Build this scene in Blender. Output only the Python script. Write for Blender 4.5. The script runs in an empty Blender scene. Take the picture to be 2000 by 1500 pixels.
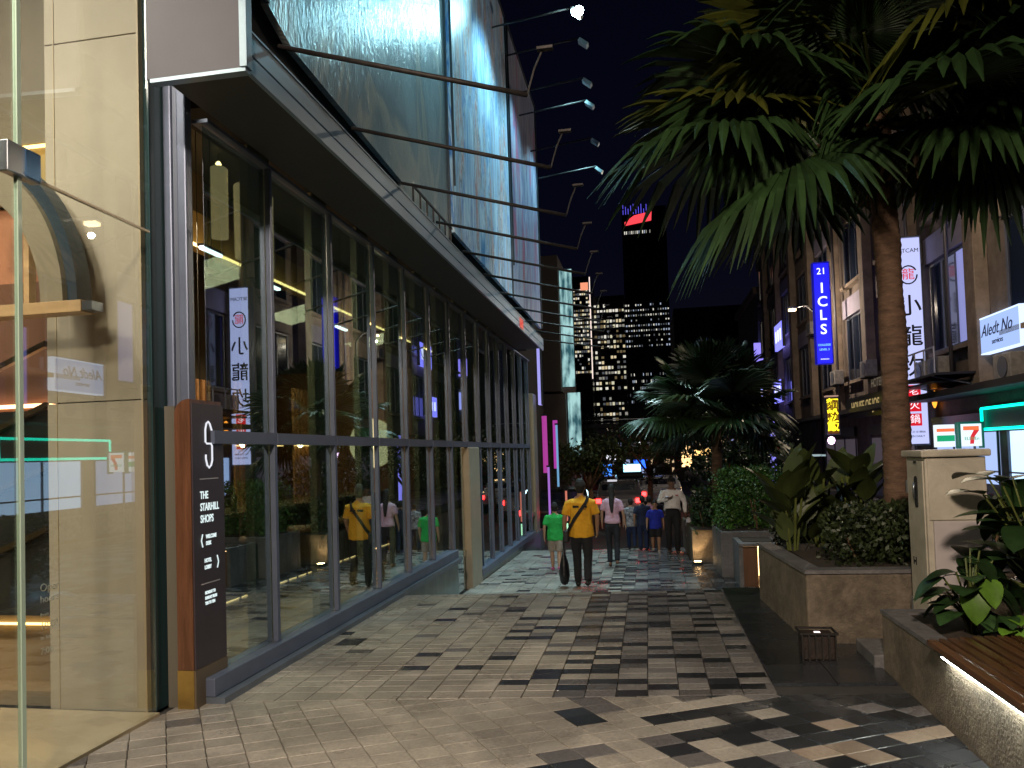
import bpy, bmesh, math, random
import numpy as np
from mathutils import Vector, Matrix, noise as mnoise
R = math.radians
scene = bpy.context.scene
col = scene.collection
random.seed(7)

# ------------------------------------------------------------------ camera
cam_d = bpy.data.cameras.new('camera'); cam = bpy.data.objects.new('camera', cam_d); col.objects.link(cam)
yaw, pitch, roll = R(10.1), R(2.0), R(-1.8)
F = Vector((-math.sin(yaw) * math.cos(pitch), math.cos(yaw) * math.cos(pitch), math.sin(pitch)))
R0 = Vector((math.cos(yaw), math.sin(yaw), 0)); U0 = R0.cross(F)
Rt = R0 * math.cos(roll) + U0 * math.sin(roll); Up = U0 * math.cos(roll) - R0 * math.sin(roll)
cam.matrix_world = Matrix(((Rt.x, Up.x, -F.x, 0), (Rt.y, Up.y, -F.y, 0), (Rt.z, Up.z, -F.z, 1.6), (0, 0, 0, 1)))
cam_d.sensor_width = 36; cam_d.lens = 36 * 1480 / 2000; cam_d.shift_y = 84.6 / 2000
cam_d.clip_start = 0.05; cam_d.clip_end = 2000
scene.camera = cam

# ------------------------------------------------------------------ world (night sky) and picture settings
w = bpy.data.worlds.new('World'); scene.world = w; w.use_nodes = True
nt = w.node_tree; bg = nt.nodes['Background']
bg.inputs['Strength'].default_value = 0.01
_tc = nt.nodes.new('ShaderNodeTexCoord'); _sp = nt.nodes.new('ShaderNodeSeparateXYZ'); _rp = nt.nodes.new('ShaderNodeValToRGB')
nt.links.new(_tc.outputs['Generated'], _sp.inputs[0]); nt.links.new(_sp.outputs['Z'], _rp.inputs['Fac']); nt.links.new(_rp.outputs['Color'], bg.inputs['Color'])
_rp.color_ramp.elements[0].position = 0.0; _rp.color_ramp.elements[0].color = (0.50, 0.46, 0.80, 1)
_rp.color_ramp.elements[1].position = 0.75; _rp.color_ramp.elements[1].color = (0.05, 0.08, 0.35, 1)
_e = _rp.color_ramp.elements.new(0.25); _e.color = (0.16, 0.20, 0.62, 1)
vs = scene.view_settings
vs.view_transform = 'Standard'; vs.look = 'None'; vs.gamma = 1; vs.exposure = 0.0; vs.use_curve_mapping = False
cy = scene.cycles
try:
    cy.use_denoising = True; cy.denoiser = 'OPENIMAGEDENOISE'; cy.use_light_tree = True
    cy.max_bounces = 8; cy.diffuse_bounces = 3; cy.glossy_bounces = 4; cy.transmission_bounces = 4; cy.transparent_max_bounces = 20
    cy.sample_clamp_indirect = 4.0; cy.caustics_reflective = False; cy.caustics_refractive = False
except Exception:
    pass

# ------------------------------------------------------------------ lamps
def lamp(name, kind, loc, energy, color, target=None, size=0.3, angle=60, blend=0.5, size_y=None):
    d = bpy.data.lights.new(name, kind); d.energy = energy; d.color = color
    if kind == 'AREA':
        d.size = size
        if size_y: d.shape = 'RECTANGLE'; d.size_y = size_y
    else:
        d.shadow_soft_size = size
    if kind == 'SPOT': d.spot_size = R(angle); d.spot_blend = blend
    o = bpy.data.objects.new(name, d); col.objects.link(o); o.location = loc
    if target is not None:
        o.rotation_euler = (Vector(target) - Vector(loc)).to_track_quat('-Z', 'Y').to_euler()
    return o
WARM = (1.0, 0.78, 0.52); COOL = (0.40, 0.86, 1.0)
# assumed street lamp on the plaza behind the photographer, added to light the paving
lamp('assumed_lamp_light', 'SPOT', (-0.6, -3.2, 6.2), 3700, (1.0, 0.81, 0.64), (-1.1, 5.4, 0.2), 0.35, 80, 0.7)
# lobby ceiling behind the entrance glass
lamp('lobby_ceiling_light', 'AREA', (-4.3, 2.4, 5.6), 150, (1.0, 0.90, 0.76), (-3.9, 3.4, 0), 1.4)
lamp('lobby_wall_washer', 'SPOT', (-3.6, 1.6, 4.6), 210, (1.0, 0.90, 0.76), (-3.6, 4.6, 2.0), 0.2, 85, 0.8)
# billboard floodlights
for y, e in ((7.6, 620), (11.56, 520), (13.9, 420), (16.6, 420), (19.5, 500)):
    lamp('billboard_floodlight_beam', 'SPOT', (-0.95, y, 8.5), e, COOL, (-2.4, y - 0.1, 7.4 if y < 9 else 6.0), 0.12, 105, 0.8)
lamp('billboard_floodlight_beam', 'SPOT', (-0.85, 12.6, 9.25), 420, COOL, (-2.36, 8.0, 7.8), 0.12, 40, 0.8)
lamp('floodlight_spill', 'SPOT', (-0.9, 12.5, 8.4), 1000, (0.70, 0.95, 1.0), (-1.3, 13.6, -0.6), 0.3, 62, 0.8)
lamp('floodlight_spill', 'SPOT', (-0.9, 18.0, 8.4), 900, (0.70, 0.95, 1.0), (-1.0, 15.5, -0.6), 0.3, 70, 0.8)
# restaurant interior
for y in (6.5, 9.5, 12.5, 16):
    lamp('restaurant_downlight', 'AREA', (-5.9, y, 4.2), 62, (1.0, 0.74, 0.42), (-5.0, y, 0), 1.0)
lamp('restaurant_bar_light', 'AREA', (-4.4, 6.4, 3.9), 90, (1.0, 0.78, 0.45), (-4.0, 6.6, 0), 0.5)

# ------------------------------------------------------------------ materials
MATS = {}
def P(name, colr, rough=0.6, metal=0.0, var=0.0, vscale=6.0, bump=0.0, bscale=60.0, spec=0.5, coat=0.0, col2=None, stretch=None, island=0.0, emit=None, estr=0.0, rvar=0.0, pos=False, trans=0.0, dirt=0.0, dscale=1.3):
    if name in MATS: return MATS[name]
    m = bpy.data.materials.new(name); m.use_nodes = True; N = m.node_tree.nodes; L = m.node_tree.links
    b = N['Principled BSDF']
    b.inputs['Base Color'].default_value = (*colr, 1); b.inputs['Roughness'].default_value = rough
    b.inputs['Metallic'].default_value = metal; b.inputs['Specular IOR Level'].default_value = spec
    b.inputs['Coat Weight'].default_value = coat
    if emit: b.inputs['Emission Color'].default_value = (*emit, 1); b.inputs['Emission Strength'].default_value = estr
    if trans: b.inputs['Transmission Weight'].default_value = trans
    vec = None
    def coord():
        nonlocal vec
        if vec is None:
            if pos: vec = N.new('ShaderNodeNewGeometry').outputs['Position']
            else: vec = N.new('ShaderNodeTexCoord').outputs['Object']
            if stretch:
                mp = N.new('ShaderNodeMapping'); mp.inputs['Scale'].default_value = stretch
                L.new(vec, mp.inputs['Vector']); vec = mp.outputs['Vector']
        return vec
    last = None
    if var or col2:
        n = N.new('ShaderNodeTexNoise'); n.inputs['Scale'].default_value = vscale; n.inputs['Detail'].default_value = 5; n.inputs['Roughness'].default_value = 0.65
        L.new(coord(), n.inputs['Vector'])
        rp = N.new('ShaderNodeValToRGB'); rp.color_ramp.elements[0].position = 0.32; rp.color_ramp.elements[1].position = 0.68
        c1 = tuple(max(0, c * (1 - var)) for c in colr); c2 = col2 or tuple(min(1, c * (1 + var)) for c in colr)
        rp.color_ramp.elements[0].color = (*c1, 1); rp.color_ramp.elements[1].color = (*c2, 1)
        L.new(n.outputs['Fac'], rp.inputs['Fac']); last = rp.outputs['Color']
    if island:
        g = N.new('ShaderNodeNewGeometry'); oi = N.new('ShaderNodeObjectInfo')
        ad = N.new('ShaderNodeMath'); ad.operation = 'ADD'; L.new(g.outputs['Random Per Island'], ad.inputs[0]); L.new(oi.outputs['Random'], ad.inputs[1])
        fr = N.new('ShaderNodeMath'); fr.operation = 'FRACT'; L.new(ad.outputs[0], fr.inputs[0])
        mr = N.new('ShaderNodeMapRange'); mr.inputs['To Min'].default_value = 1 - island; mr.inputs['To Max'].default_value = 1 + island
        L.new(fr.outputs[0], mr.inputs['Value'])
        mx = N.new('ShaderNodeMix'); mx.data_type = 'RGBA'; mx.blend_type = 'MULTIPLY'; mx.inputs['Factor'].default_value = 1
        if last is not None: L.new(last, mx.inputs['A'])
        else: mx.inputs['A'].default_value = (*colr, 1)
        L.new(mr.outputs['Result'], mx.inputs['B']); last = mx.outputs['Result']
    if dirt:
        nd = N.new('ShaderNodeTexNoise'); nd.inputs['Scale'].default_value = dscale; nd.inputs['Detail'].default_value = 8; nd.inputs['Roughness'].default_value = .7; nd.inputs['Distortion'].default_value = .6
        L.new(coord(), nd.inputs['Vector']); md = N.new('ShaderNodeMapRange'); md.inputs['From Min'].default_value = .40; md.inputs['From Max'].default_value = .62
        md.inputs['To Min'].default_value = 1 - dirt; md.inputs['To Max'].default_value = 1.06; L.new(nd.outputs['Fac'], md.inputs['Value'])
        mx = N.new('ShaderNodeMix'); mx.data_type = 'RGBA'; mx.blend_type = 'MULTIPLY'; mx.inputs['Factor'].default_value = 1
        if last is not None: L.new(last, mx.inputs['A'])
        else: mx.inputs['A'].default_value = (*colr, 1)
        L.new(md.outputs['Result'], mx.inputs['B']); last = mx.outputs['Result']
    if last is not None: L.new(last, b.inputs['Base Color'])
    if rvar:
        n3 = N.new('ShaderNodeTexNoise'); n3.inputs['Scale'].default_value = 1.7; n3.inputs['Detail'].default_value = 6
        L.new(coord(), n3.inputs['Vector'])
        mr = N.new('ShaderNodeMapRange'); mr.inputs['From Min'].default_value = 0.38; mr.inputs['From Max'].default_value = 0.62
        mr.inputs['To Min'].default_value = max(0.04, rough - rvar); mr.inputs['To Max'].default_value = min(1, rough + rvar)
        L.new(n3.outputs['Fac'], mr.inputs['Value']); L.new(mr.outputs['Result'], b.inputs['Roughness'])
    if bump:
        n2 = N.new('ShaderNodeTexNoise'); n2.inputs['Scale'].default_value = bscale; n2.inputs['Detail'].default_value = 4
        L.new(coord(), n2.inputs['Vector'])
        bp = N.new('ShaderNodeBump'); bp.inputs['Strength'].default_value = bump; bp.inputs['Distance'].default_value = 0.01
        L.new(n2.outputs['Fac'], bp.inputs['Height']); L.new(bp.outputs['Normal'], b.inputs['Normal'])
    MATS[name] = m; return m
def E(name, colr=None, s=1.0):
    if name in MATS: return MATS[name]
    m = bpy.data.materials.new(name); m.use_nodes = True; b = m.node_tree.nodes['Principled BSDF']
    b.inputs['Base Color'].default_value = (0.02, 0.02, 0.02, 1); b.inputs['Roughness'].default_value = 0.4
    b.inputs['Emission Color'].default_value = (*colr, 1); b.inputs['Emission Strength'].default_value = s
    MATS[name] = m; return m
def GLASS(name, tint, base, top=0.95):
    m = bpy.data.materials.new(name); m.use_nodes = True; N = m.node_tree.nodes; L = m.node_tree.links
    for n in list(N):
        if n.type != 'OUTPUT_MATERIAL': N.remove(n)
    out = [n for n in N if n.type == 'OUTPUT_MATERIAL'][0]
    tr = N.new('ShaderNodeBsdfTransparent'); tr.inputs['Color'].default_value = (*tint, 1)
    gl = N.new('ShaderNodeBsdfGlossy'); gl.inputs['Roughness'].default_value = 0.0; gl.inputs['Color'].default_value = (0.92, 0.97, 1, 1)
    lw = N.new('ShaderNodeLayerWeight'); lw.inputs['Blend'].default_value = 0.5
    pw = N.new('ShaderNodeMath'); pw.operation = 'POWER'; pw.inputs[1].default_value = 3.5; L.new(lw.outputs['Facing'], pw.inputs[0])
    mr = N.new('ShaderNodeMapRange'); mr.inputs['To Min'].default_value = base; mr.inputs['To Max'].default_value = top
    L.new(pw.outputs[0], mr.inputs['Value'])
    mx = N.new('ShaderNodeMixShader'); L.new(mr.outputs['Result'], mx.inputs['Fac']); L.new(tr.outputs[0], mx.inputs[1]); L.new(gl.outputs[0], mx.inputs[2])
    L.new(mx.outputs[0], out.inputs['Surface']); MATS[name] = m; return m

# ------------------------------------------------------------------ mesh helpers
class MB:
    def __init__(s): s.v = []; s.f = []; s.m = []; s.mats = []
    def mi(s, m):
        if m not in s.mats: s.mats.append(m)
        return s.mats.index(m)
    def poly(s, pts, m):
        i = len(s.v); s.v += [tuple(p) for p in pts]; s.f.append(tuple(range(i, i + len(pts)))); s.m.append(s.mi(m))
    def add(s, vs_, fs, m):
        i = len(s.v); s.v += [tuple(p) for p in vs_]; k = s.mi(m)
        for f in fs: s.f.append(tuple(i + a for a in f)); s.m.append(k)
    def box(s, x0, x1, y0, y1, z0, z1, m, rot=0, piv=None):
        vs_ = [(x, y, z) for z in (z0, z1) for (x, y) in ((x0, y0), (x1, y0), (x1, y1), (x0, y1))]
        if rot:
            px, py = piv or ((x0 + x1) / 2, (y0 + y1) / 2); c, n = math.cos(rot), math.sin(rot)
            vs_ = [(px + (x - px) * c - (y - py) * n, py + (x - px) * n + (y - py) * c, z) for x, y, z in vs_]
        s.add(vs_, [(3, 2, 1, 0), (4, 5, 6, 7), (0, 1, 5, 4), (1, 2, 6, 5), (2, 3, 7, 6), (3, 0, 4, 7)], m)
    def prism(s, poly, z0, z1, m, cham=0.0):      # polygon in xy, extruded up, optional chamfer at the top
        n = len(poly); cx = sum(p[0] for p in poly) / n; cy_ = sum(p[1] for p in poly) / n
        vs_ = [(x, y, z0) for x, y in poly]
        if cham:
            vs_ += [(x, y, z1 - cham) for x, y in poly]
            for x, y in poly:
                d = math.hypot(x - cx, y - cy_) or 1; vs_.append((x - (x - cx) / d * cham * 1.4, y - (y - cy_) / d * cham * 1.4, z1))
            rings = 3
        else:
            vs_ += [(x, y, z1) for x, y in poly]; rings = 2
        fs = []
        for r in range(rings - 1):
            for i in range(n): fs.append((r * n + i, r * n + (i + 1) % n, (r + 1) * n + (i + 1) % n, (r + 1) * n + i))
        fs.append(tuple((rings - 1) * n + i for i in range(n)))
        s.add(vs_, fs, m)
    def tube(s, pts, rad, m, n=8, cap=True):
        pts = [Vector(p) for p in pts]; k = len(pts)
        rad = rad if isinstance(rad, (list, tuple)) else [rad] * k
        vs_ = []; fs = []
        for i, p in enumerate(pts):
            t = (pts[min(i + 1, k - 1)] - pts[max(i - 1, 0)]).normalized()
            a = t.cross(Vector((0, 1, 0)));
            if a.length < 0.2: a = t.cross(Vector((1, 0, 0)))
            a.normalize(); b = t.cross(a)
            for j in range(n):
                th = 2 * math.pi * j / n; vs_.append(p + (a * math.cos(th) + b * math.sin(th)) * rad[i])
        for i in range(k - 1):
            for j in range(n): fs.append((i * n + j, i * n + (j + 1) % n, (i + 1) * n + (j + 1) % n, (i + 1) * n + j))
        if cap: fs.append(tuple(range(n))[::-1]); fs.append(tuple((k - 1) * n + j for j in range(n)))
        s.add(vs_, fs, m)
    def lathe(s, prof, c, m, n=16):
        vs_ = []; fs = []
        for r, z in prof:
            for j in range(n): th = 2 * math.pi * j / n; vs_.append((c[0] + r * math.cos(th), c[1] + r * math.sin(th), c[2] + z))
        for i in range(len(prof) - 1):
            for j in range(n): fs.append((i * n + j, i * n + (j + 1) % n, (i + 1) * n + (j + 1) % n, (i + 1) * n + j))
        fs.append(tuple(range(n))[::-1]); fs.append(tuple((len(prof) - 1) * n + j for j in range(n)))
        s.add(vs_, fs, m)
    def build(s, name, parent=None, smooth=False, bevel=0.0):
        me = bpy.data.meshes.new(name); me.from_pydata(s.v, [], s.f)
        for m in s.mats: me.materials.append(m)
        me.polygons.foreach_set('material_index', s.m)
        if smooth: me.polygons.foreach_set('use_smooth', [True] * len(s.f))
        me.update(); o = bpy.data.objects.new(name, me); col.objects.link(o)
        if parent: o.parent = parent
        if bevel:
            bv = o.modifiers.new('bevel', 'BEVEL'); bv.width = bevel; bv.segments = 2; bv.limit_method = 'ANGLE'
        return o
def tag(o, label=None, cat=None, group=None, kind=None):
    if label: o['label'] = label
    if cat: o['category'] = cat
    if group: o['group'] = group
    if kind: o['kind'] = kind
    return o
def thing(name, label, cat, group=None, loc=(0, 0, 0), rz=0):
    o = bpy.data.objects.new(name, None); col.objects.link(o); o.location = loc; o.rotation_euler = (0, 0, rz)
    o.empty_display_size = 0.1
    return tag(o, label, cat, group)
def part(name, parent, m, *boxes, bevel=0.0):
    b = MB()
    for bx in boxes: b.box(*bx, m)
    return b.build(name, parent, bevel=bevel)
def copy_tree(o, parent=None):
    c = o.copy(); col.objects.link(c); c.parent = parent
    for ch in o.children: copy_tree(ch, c)
    return c
def text(body, parent, m, loc, size, face, name='lettering', align='CENTER', extr=0.004, sx=1.0, sp=1.0, off=0.0, shear=0.0):
    """face: '-y' reads for someone looking +Y, '+x' for someone looking -X, '-x' for someone looking +X"""
    cu = bpy.data.curves.new(name, 'FONT'); cu.body = body; cu.size = size; cu.extrude = extr; cu.align_x = align; cu.align_y = 'CENTER'
    cu.space_character = sp; cu.resolution_u = 3; cu.materials.append(m)
    cu.offset = off; cu.shear = shear
    tmp = bpy.data.objects.new(name, cu); col.objects.link(tmp)
    me = bpy.data.meshes.new_from_object(tmp.evaluated_get(bpy.context.evaluated_depsgraph_get())); bpy.data.objects.remove(tmp); bpy.data.curves.remove(cu)
    me.name = name; me.materials.clear(); me.materials.append(m)
    o = bpy.data.objects.new(name, me); col.objects.link(o); o.parent = parent; o.location = loc
    o.rotation_euler = {'-y': (R(90), 0, 0), '+x': (R(90), 0, R(90)), '-x': (R(90), 0, R(-90))}[face]
    o.scale = (sx, 1, 1); return o

# colours
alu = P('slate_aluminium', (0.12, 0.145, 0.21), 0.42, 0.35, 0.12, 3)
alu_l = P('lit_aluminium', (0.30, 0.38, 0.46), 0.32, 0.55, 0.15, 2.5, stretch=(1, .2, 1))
lilac = P('lilac_grey_panel', (0.062, 0.060, 0.078), 0.55, 0, 0.06, 2)
soffit_m = P('dark_soffit', (0.045, 0.042, 0.036), 0.6, 0, 0.1, 2)
black = P('matt_black', (0.006, 0.006, 0.007), 0.8)
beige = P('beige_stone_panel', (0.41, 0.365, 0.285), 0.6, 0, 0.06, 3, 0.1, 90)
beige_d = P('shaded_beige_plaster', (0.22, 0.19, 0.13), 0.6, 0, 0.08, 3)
teal_m = P('teal_marble', (0.10, 0.15, 0.15), 0.3, 0, 0.35, 5, stretch=(1, 1, .3))
glass_f = GLASS('facade_glass', (0.68, 0.80, 0.76), 0.32)
glass_e = GLASS('entrance_glass', (0.95, 0.97, 0.94), 0.09)
brown_p = P('walnut_panel', (0.13, 0.062, 0.03), 0.4, 0, 0.35, 4, stretch=(1, 1, .12))
orange_w = P('terracotta_plaster', (0.42, 0.19, 0.10), 0.7, 0, 0.06, 2)
light_wood = P('pale_oak', (0.50, 0.33, 0.17), 0.45, 0, 0.2, 8, stretch=(.2, 1, 1))
dark_int = P('charcoal_laminate', (0.02, 0.022, 0.02), 0.35, 0, 0.2, 3)
floor_i = P('polished_travertine', (0.34, 0.25, 0.14), 0.14, 0, 0.35, 2.2, 0.06, 14, stretch=(.4, 1.6, 1), pos=True)
steel = P('brushed_steel', (0.30, 0.33, 0.36), 0.3, 0.9)
rust = P('weathered_iron', (0.022, 0.018, 0.017), 0.6, 0.4, 0.5, 12, 0.3, 60)
conc = P('rendered_concrete', (0.17, 0.135, 0.098), 0.82, 0, 0.28, 14, 0.7, 60, pos=True, dirt=.4, dscale=2.2)
conc_g = P('grey_coping', (0.14, 0.135, 0.138), 0.6, 0, 0.2, 30, 0.3, 60, pos=True, dirt=.35, dscale=2.5)
soil = P('planter_soil', (0.03, 0.02, 0.013), 0.95, 0, 0.4, 20, 0.8, 40)
warm_e = E('warm_lamp_glow', (1.0, 0.62, 0.26), 14)
warm_s = E('warm_cove_strip', (1.0, 0.66, 0.24), 5)
white_e = E('white_led_glow', (0.82, 0.95, 1.0), 12)
exec_parts = []

# ================================================================== GROUND
tile_l = P('light_granite', (0.335, 0.305, 0.265), 0.40, 0, 0.22, 45, 0.3, 160, island=0.13, rvar=0.20, pos=True, dirt=.35, dscale=1.6)
tile_m = P('mid_granite', (0.115, 0.108, 0.108), 0.30, 0, 0.3, 40, 0.22, 160, island=0.3, rvar=0.16, pos=True)
tile_d = P('black_granite', (0.022, 0.024, 0.028), 0.24, 0, 0.5, 60, 0.16, 120, island=0.35, rvar=0.12, pos=True)
tile_g = P('grey_granite', (0.20, 0.185, 0.175), 0.34, 0, 0.3, 45, 0.25, 160, island=0.28, rvar=0.18, pos=True, dirt=.3, dscale=1.6)
tile_b = P('russet_granite', (0.20, 0.155, 0.12), 0.45, 0, 0.2, 40, 0.2, 160, island=0.2, rvar=0.1, pos=True)
bed = P('mortar_bed', (0.035, 0.032, 0.03), 0.8, 0, 0.2, 10)
asphalt = P('asphalt', (0.045, 0.045, 0.047), 0.5, 0, 0.25, 8, 0.4, 120, rvar=0.2, pos=True)
g = MB(); g.box(-400, 400, -60, 900, -1.6, -1.3, asphalt)
tag(g.build('ground'), 'dark asphalt ground under the street', kind='structure')
g = MB(); g.box(3.4, 8.0, -20, 90, -1.29, -0.62, asphalt); tag(g.build('road'), 'dark side street behind the planters', kind='structure')
g = MB(); g.box(8.0, 8.35, -20, 90, -1.29, -0.48, conc_g); tag(g.build('kerb'), 'concrete kerb along the shophouses', kind='structure')
SK = 0.10
def sky_(x, v): return v + SK * x
upper = MB()
upper.prism([(-3.4, -8), (3.4, -8), (3.4, 8.75 + .34), (-3.4, 8.75 - .34)], -1.28, -0.022, bed)
pav = upper.build('pavement'); tag(pav, 'upper granite pavement of mixed light and black pavers', kind='structure')
def clip(poly, a, b, c):   # keep a*x+b*y<=c
    out = []
    for i in range(len(poly)):
        p, q = poly[i], poly[(i + 1) % len(poly)]; dp, dq = a * p[0] + b * p[1] - c, a * q[0] + b * q[1] - c
        if dp <= 0: out.append(p)
        if dp * dq < 0:
            t = dp / (dp - dq); out.append((p[0] + (q[0] - p[0]) * t, p[1] + (q[1] - p[1]) * t))
    return out
def area(p): return abs(sum(p[i][0] * p[(i + 1) % len(p)][1] - p[(i + 1) % len(p)][0] * p[i][1] for i in range(len(p)))) / 2
def shrink(p, d):
    cx = sum(q[0] for q in p) / len(p); cy_ = sum(q[1] for q in p) / len(p)
    return [(x - (x - cx) / max(1e-6, abs(x - cx)) * min(d, abs(x - cx) * .3) if abs(x - cx) > 1e-4 else x, y - (y - cy_) / max(1e-6, abs(y - cy_)) * min(d, abs(y - cy_) * .3) if abs(y - cy_) > 1e-4 else y) for x, y in p]
def choose(x, front, rng, prev=None):
    r = rng.random()
    if prev is not None and not front and x > -1.1:
        for _ in range(2):
            if (prev in (tile_l, tile_g) and r < .36) or (prev is tile_d and .36 <= r < .70): r = rng.random()
    if front:
        if x < -0.75: return tile_l if r < .975 else (tile_d if r < .99 else tile_m)
        if x < 0.05: return tile_l if r < .60 else (tile_d if r < .82 else tile_m)
        if x < 0.6: return tile_l if r < .20 else (tile_d if r < .74 else tile_m)
        return tile_b if r < .17 else (tile_d if r < .95 else tile_m)
    if x < -1.35: return tile_l if r < .915 else (tile_d if r < .965 else tile_m)
    if x < -0.85: return tile_l if r < .72 else (tile_d if r < .82 else tile_m)
    if x < 0.62: return (tile_g if x > -.45 else tile_l) if r < .36 else (tile_d if r < .70 else tile_m)
    return tile_d if r < .93 else tile_m
rng = random.Random(21); tiles = []
ux, uy = .2 * math.cos(R(27)), .2 * math.sin(R(27)); vx, vy = .15 * math.cos(R(-55)), .15 * math.sin(R(-55))
for i in range(-40, 40):
    for j in range(-60, 60):
        ox, oy = -1.0 + i * ux + j * vx, 4.2 + i * uy + j * vy
        if not (-3.7 < ox < 2.0 and 2.2 < oy < 5.6): continue
        p = [(ox, oy), (ox + vx, oy + vy), (ox + ux + vx, oy + uy + vy), (ox + ux, oy + uy)]
        p = clip(p, -.12, 1, 5.055)
        for a, b, c in ((1, 0, 1.585), (-1, 0, 3.13), (0, -1, -2.4)):
            if len(p) > 2: p = clip(p, a, b, c)
        if len(p) > 2 and area(p) > 0.0025: tiles.append((shrink(p, .003), choose(ox, True, rng), 1))
v = 5.06; row = 0; TH = .128; prevm = {}
while v < 8.68:
    for k in range(22):
        x0 = -2.93 + .205 * k
        if x0 > 0.66: break
        x1 = x0 + .205
        s0, s1 = .12 if row == 0 else SK, SK
        p = [(x0, v + s0 * x0 if row else 5.06 + .12 * x0), (x1, v + s0 * x1 if row else 5.06 + .12 * x1), (x1, v + TH + SK * x1), (x0, v + TH + SK * x0)]
        prevm[k] = choose(x0, False, rng, prevm.get(k)); 
        if x0 < -1.1 and k and prevm[k] is not tile_l and lastm is not tile_l: prevm[k] = tile_l
        lastm = prevm[k]; tiles.append((shrink(p, .003), prevm[k], 2))
    v += TH; row += 1
for k in range(2):      # big smooth slabs on the right
    y = 5.3
    xs = (0.77, 1.19, 1.585)
    while y < 8.6:
        p = [(xs[k], y + SK * xs[k]), (xs[k + 1], y + SK * xs[k + 1]), (xs[k + 1], y + .45 + SK * xs[k + 1]), (xs[k], y + .45 + SK * xs[k])]
        tiles.append((shrink(p, .0018), tile_d, 3)); y += .45
tiles.append(([(0.715, 5.2), (0.765, 5.2), (0.765, 8.8), (0.715, 8.8)], tile_m, 3))
for q in range(9):      # border course between the two fields
    p = [(0.77 + .205 * (q % 4), 5.06 + .15 * (q // 4)), (0.77 + .205 * (q % 4 + 1), 5.06 + .15 * (q // 4)), (0.77 + .205 * (q % 4 + 1), 5.2 + .15 * (q // 4)), (0.77 + .205 * (q % 4), 5.2 + .15 * (q // 4))]
def tkey(t):
    cx = sum(q[0] for q in t[0]) / len(t[0]); cy_ = sum(q[1] for q in t[0]) / len(t[0])
    return (cy_ < 3.55 and 100) + math.hypot(cx, cy_)
tiles.sort(key=tkey)
rest = MB()
for n_, (p, m, z) in enumerate(tiles):
    if area(p) < .0005: continue
    if sum((p[i][0] * p[(i + 1) % len(p)][1] - p[(i + 1) % len(p)][0] * p[i][1]) for i in range(len(p))) < 0: p = p[::-1]
    dz = rng.uniform(-.0012, .0012)
    if n_ < 297:
        b = MB(); b.prism(p, -.021, dz, m, .0028); b.build('paver_tile', pav)
    else: rest.prism(p, -.021, dz, m, .0028)
tag(rest.build('paver_tiles_beyond', pav), kind='stuff')
# steps down and lower pavement
def lz(y): return -.57 - .012 * (y - 11)
st = MB()
for k in range(3):
    y0, y1 = 8.76 + .42 * k, 9.18 + .42 * k; z = -.14 * (k + 1)
    st.prism([(-2.93, y0 - .29), (3.4, y0 + .34), (3.4, y1 + .34 + .01 * k), (-2.93, y1 - .29)], -1.27, z - .006 * k, conc_g)
tag(st.build('steps'), 'three low steps down between the two pavements', kind='structure')
lo = MB(); lo.add([(-3.4, 9.7, lz(9.7) - .02), (3.4, 10.3, lz(10.3) - .02), (3.4, 18.0, lz(18) - .02), (-3.4, 17.4, lz(17.4) - .02), (-3.4, 9.7, -1.27), (3.4, 10.3, -1.27), (3.4, 18, -1.27), (-3.4, 17.4, -1.27)],
                   [(0, 1, 2, 3), (0, 3, 7, 4), (1, 5, 6, 2), (3, 2, 6, 7), (0, 4, 5, 1)], bed)
lop = lo.build('pavement'); tag(lop, 'lower wet granite pavement beyond the steps', kind='structure')
rest = MB(); v = 10.0; prevm = {}
while v < 17.65:
    for k in range(23):
        x0 = -2.95 + .205 * k
        if x0 > 1.5: break
        m = choose(x0, False, rng, prevm.get(k)); prevm[k] = m
        if x0 > .62: m = tile_d if rng.random() < .7 else tile_m
        p = shrink([(x0, sky_(x0, v)), (x0 + .205, sky_(x0 + .205, v)), (x0 + .205, sky_(x0 + .205, v + .15)), (x0, sky_(x0, v + .15))], .003)
        zt = lz(v) + rng.uniform(-.0015, .0015)
        rest.add([(x, y, zt) for x, y in p] + [(x, y, zt - .02) for x, y in p], [(0, 1, 2, 3), (0, 4, 5, 1), (1, 5, 6, 2), (2, 6, 7, 3), (3, 7, 4, 0)], m)
    v += .15
tag(rest.build('paver_tiles_lower', lop), kind='stuff')
far = MB(); far.box(-12, 3.4, 18.3, 60, -1.29, -1.02, bed); tag(far.build('street_surface'), 'dark street level beyond the second drop', kind='structure')

# ================================================================== LEFT: MALL BUILDING
mall = thing('mall_building', 'long glass-fronted mall building with dark metal mullions along the left side', 'building', loc=(0, 0, 0))
MX = -2.95
mull = [5.65, 6.84, 8.0, 9.08, 10.16, 11.24, 12.28, 13.25, 14.2, 15.15, 16.1, 17.05, 18.0, 19.0]
ys = [4.74] + mull
for y in mull:
    z0 = .17 if y < 11.3 else -.38
    part('mullion', mall, alu, (MX - .028, MX + .016, y - .024, y + .024, z0, 3.97), bevel=.004)
for a, b in zip(ys[:-1], ys[1:]):
    part('transom', mall, alu, (MX - .045, MX + .022, a + .029, b - .029, 1.735, 1.825))
    t = R(1.1) if a < 5 else R(random.uniform(-.25, .25))
    part('glass_pane', mall, glass_f, (MX - .035, MX - .03, a + .03, b - .03, 1.825, 3.96)).rotation_euler = (0, 0, 0)
    z0 = .17 if b < 11.3 else -.38
    if not (11.2 < a < 12.2): part('glass_pane', mall, glass_f, (MX - .035, MX - .03, a + .03, b - .03, z0, 1.735))
part('glass_pane', mall, glass_f, (MX - .035, MX - .03, 11.27, 12.0, -.55, 1.735))
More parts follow.
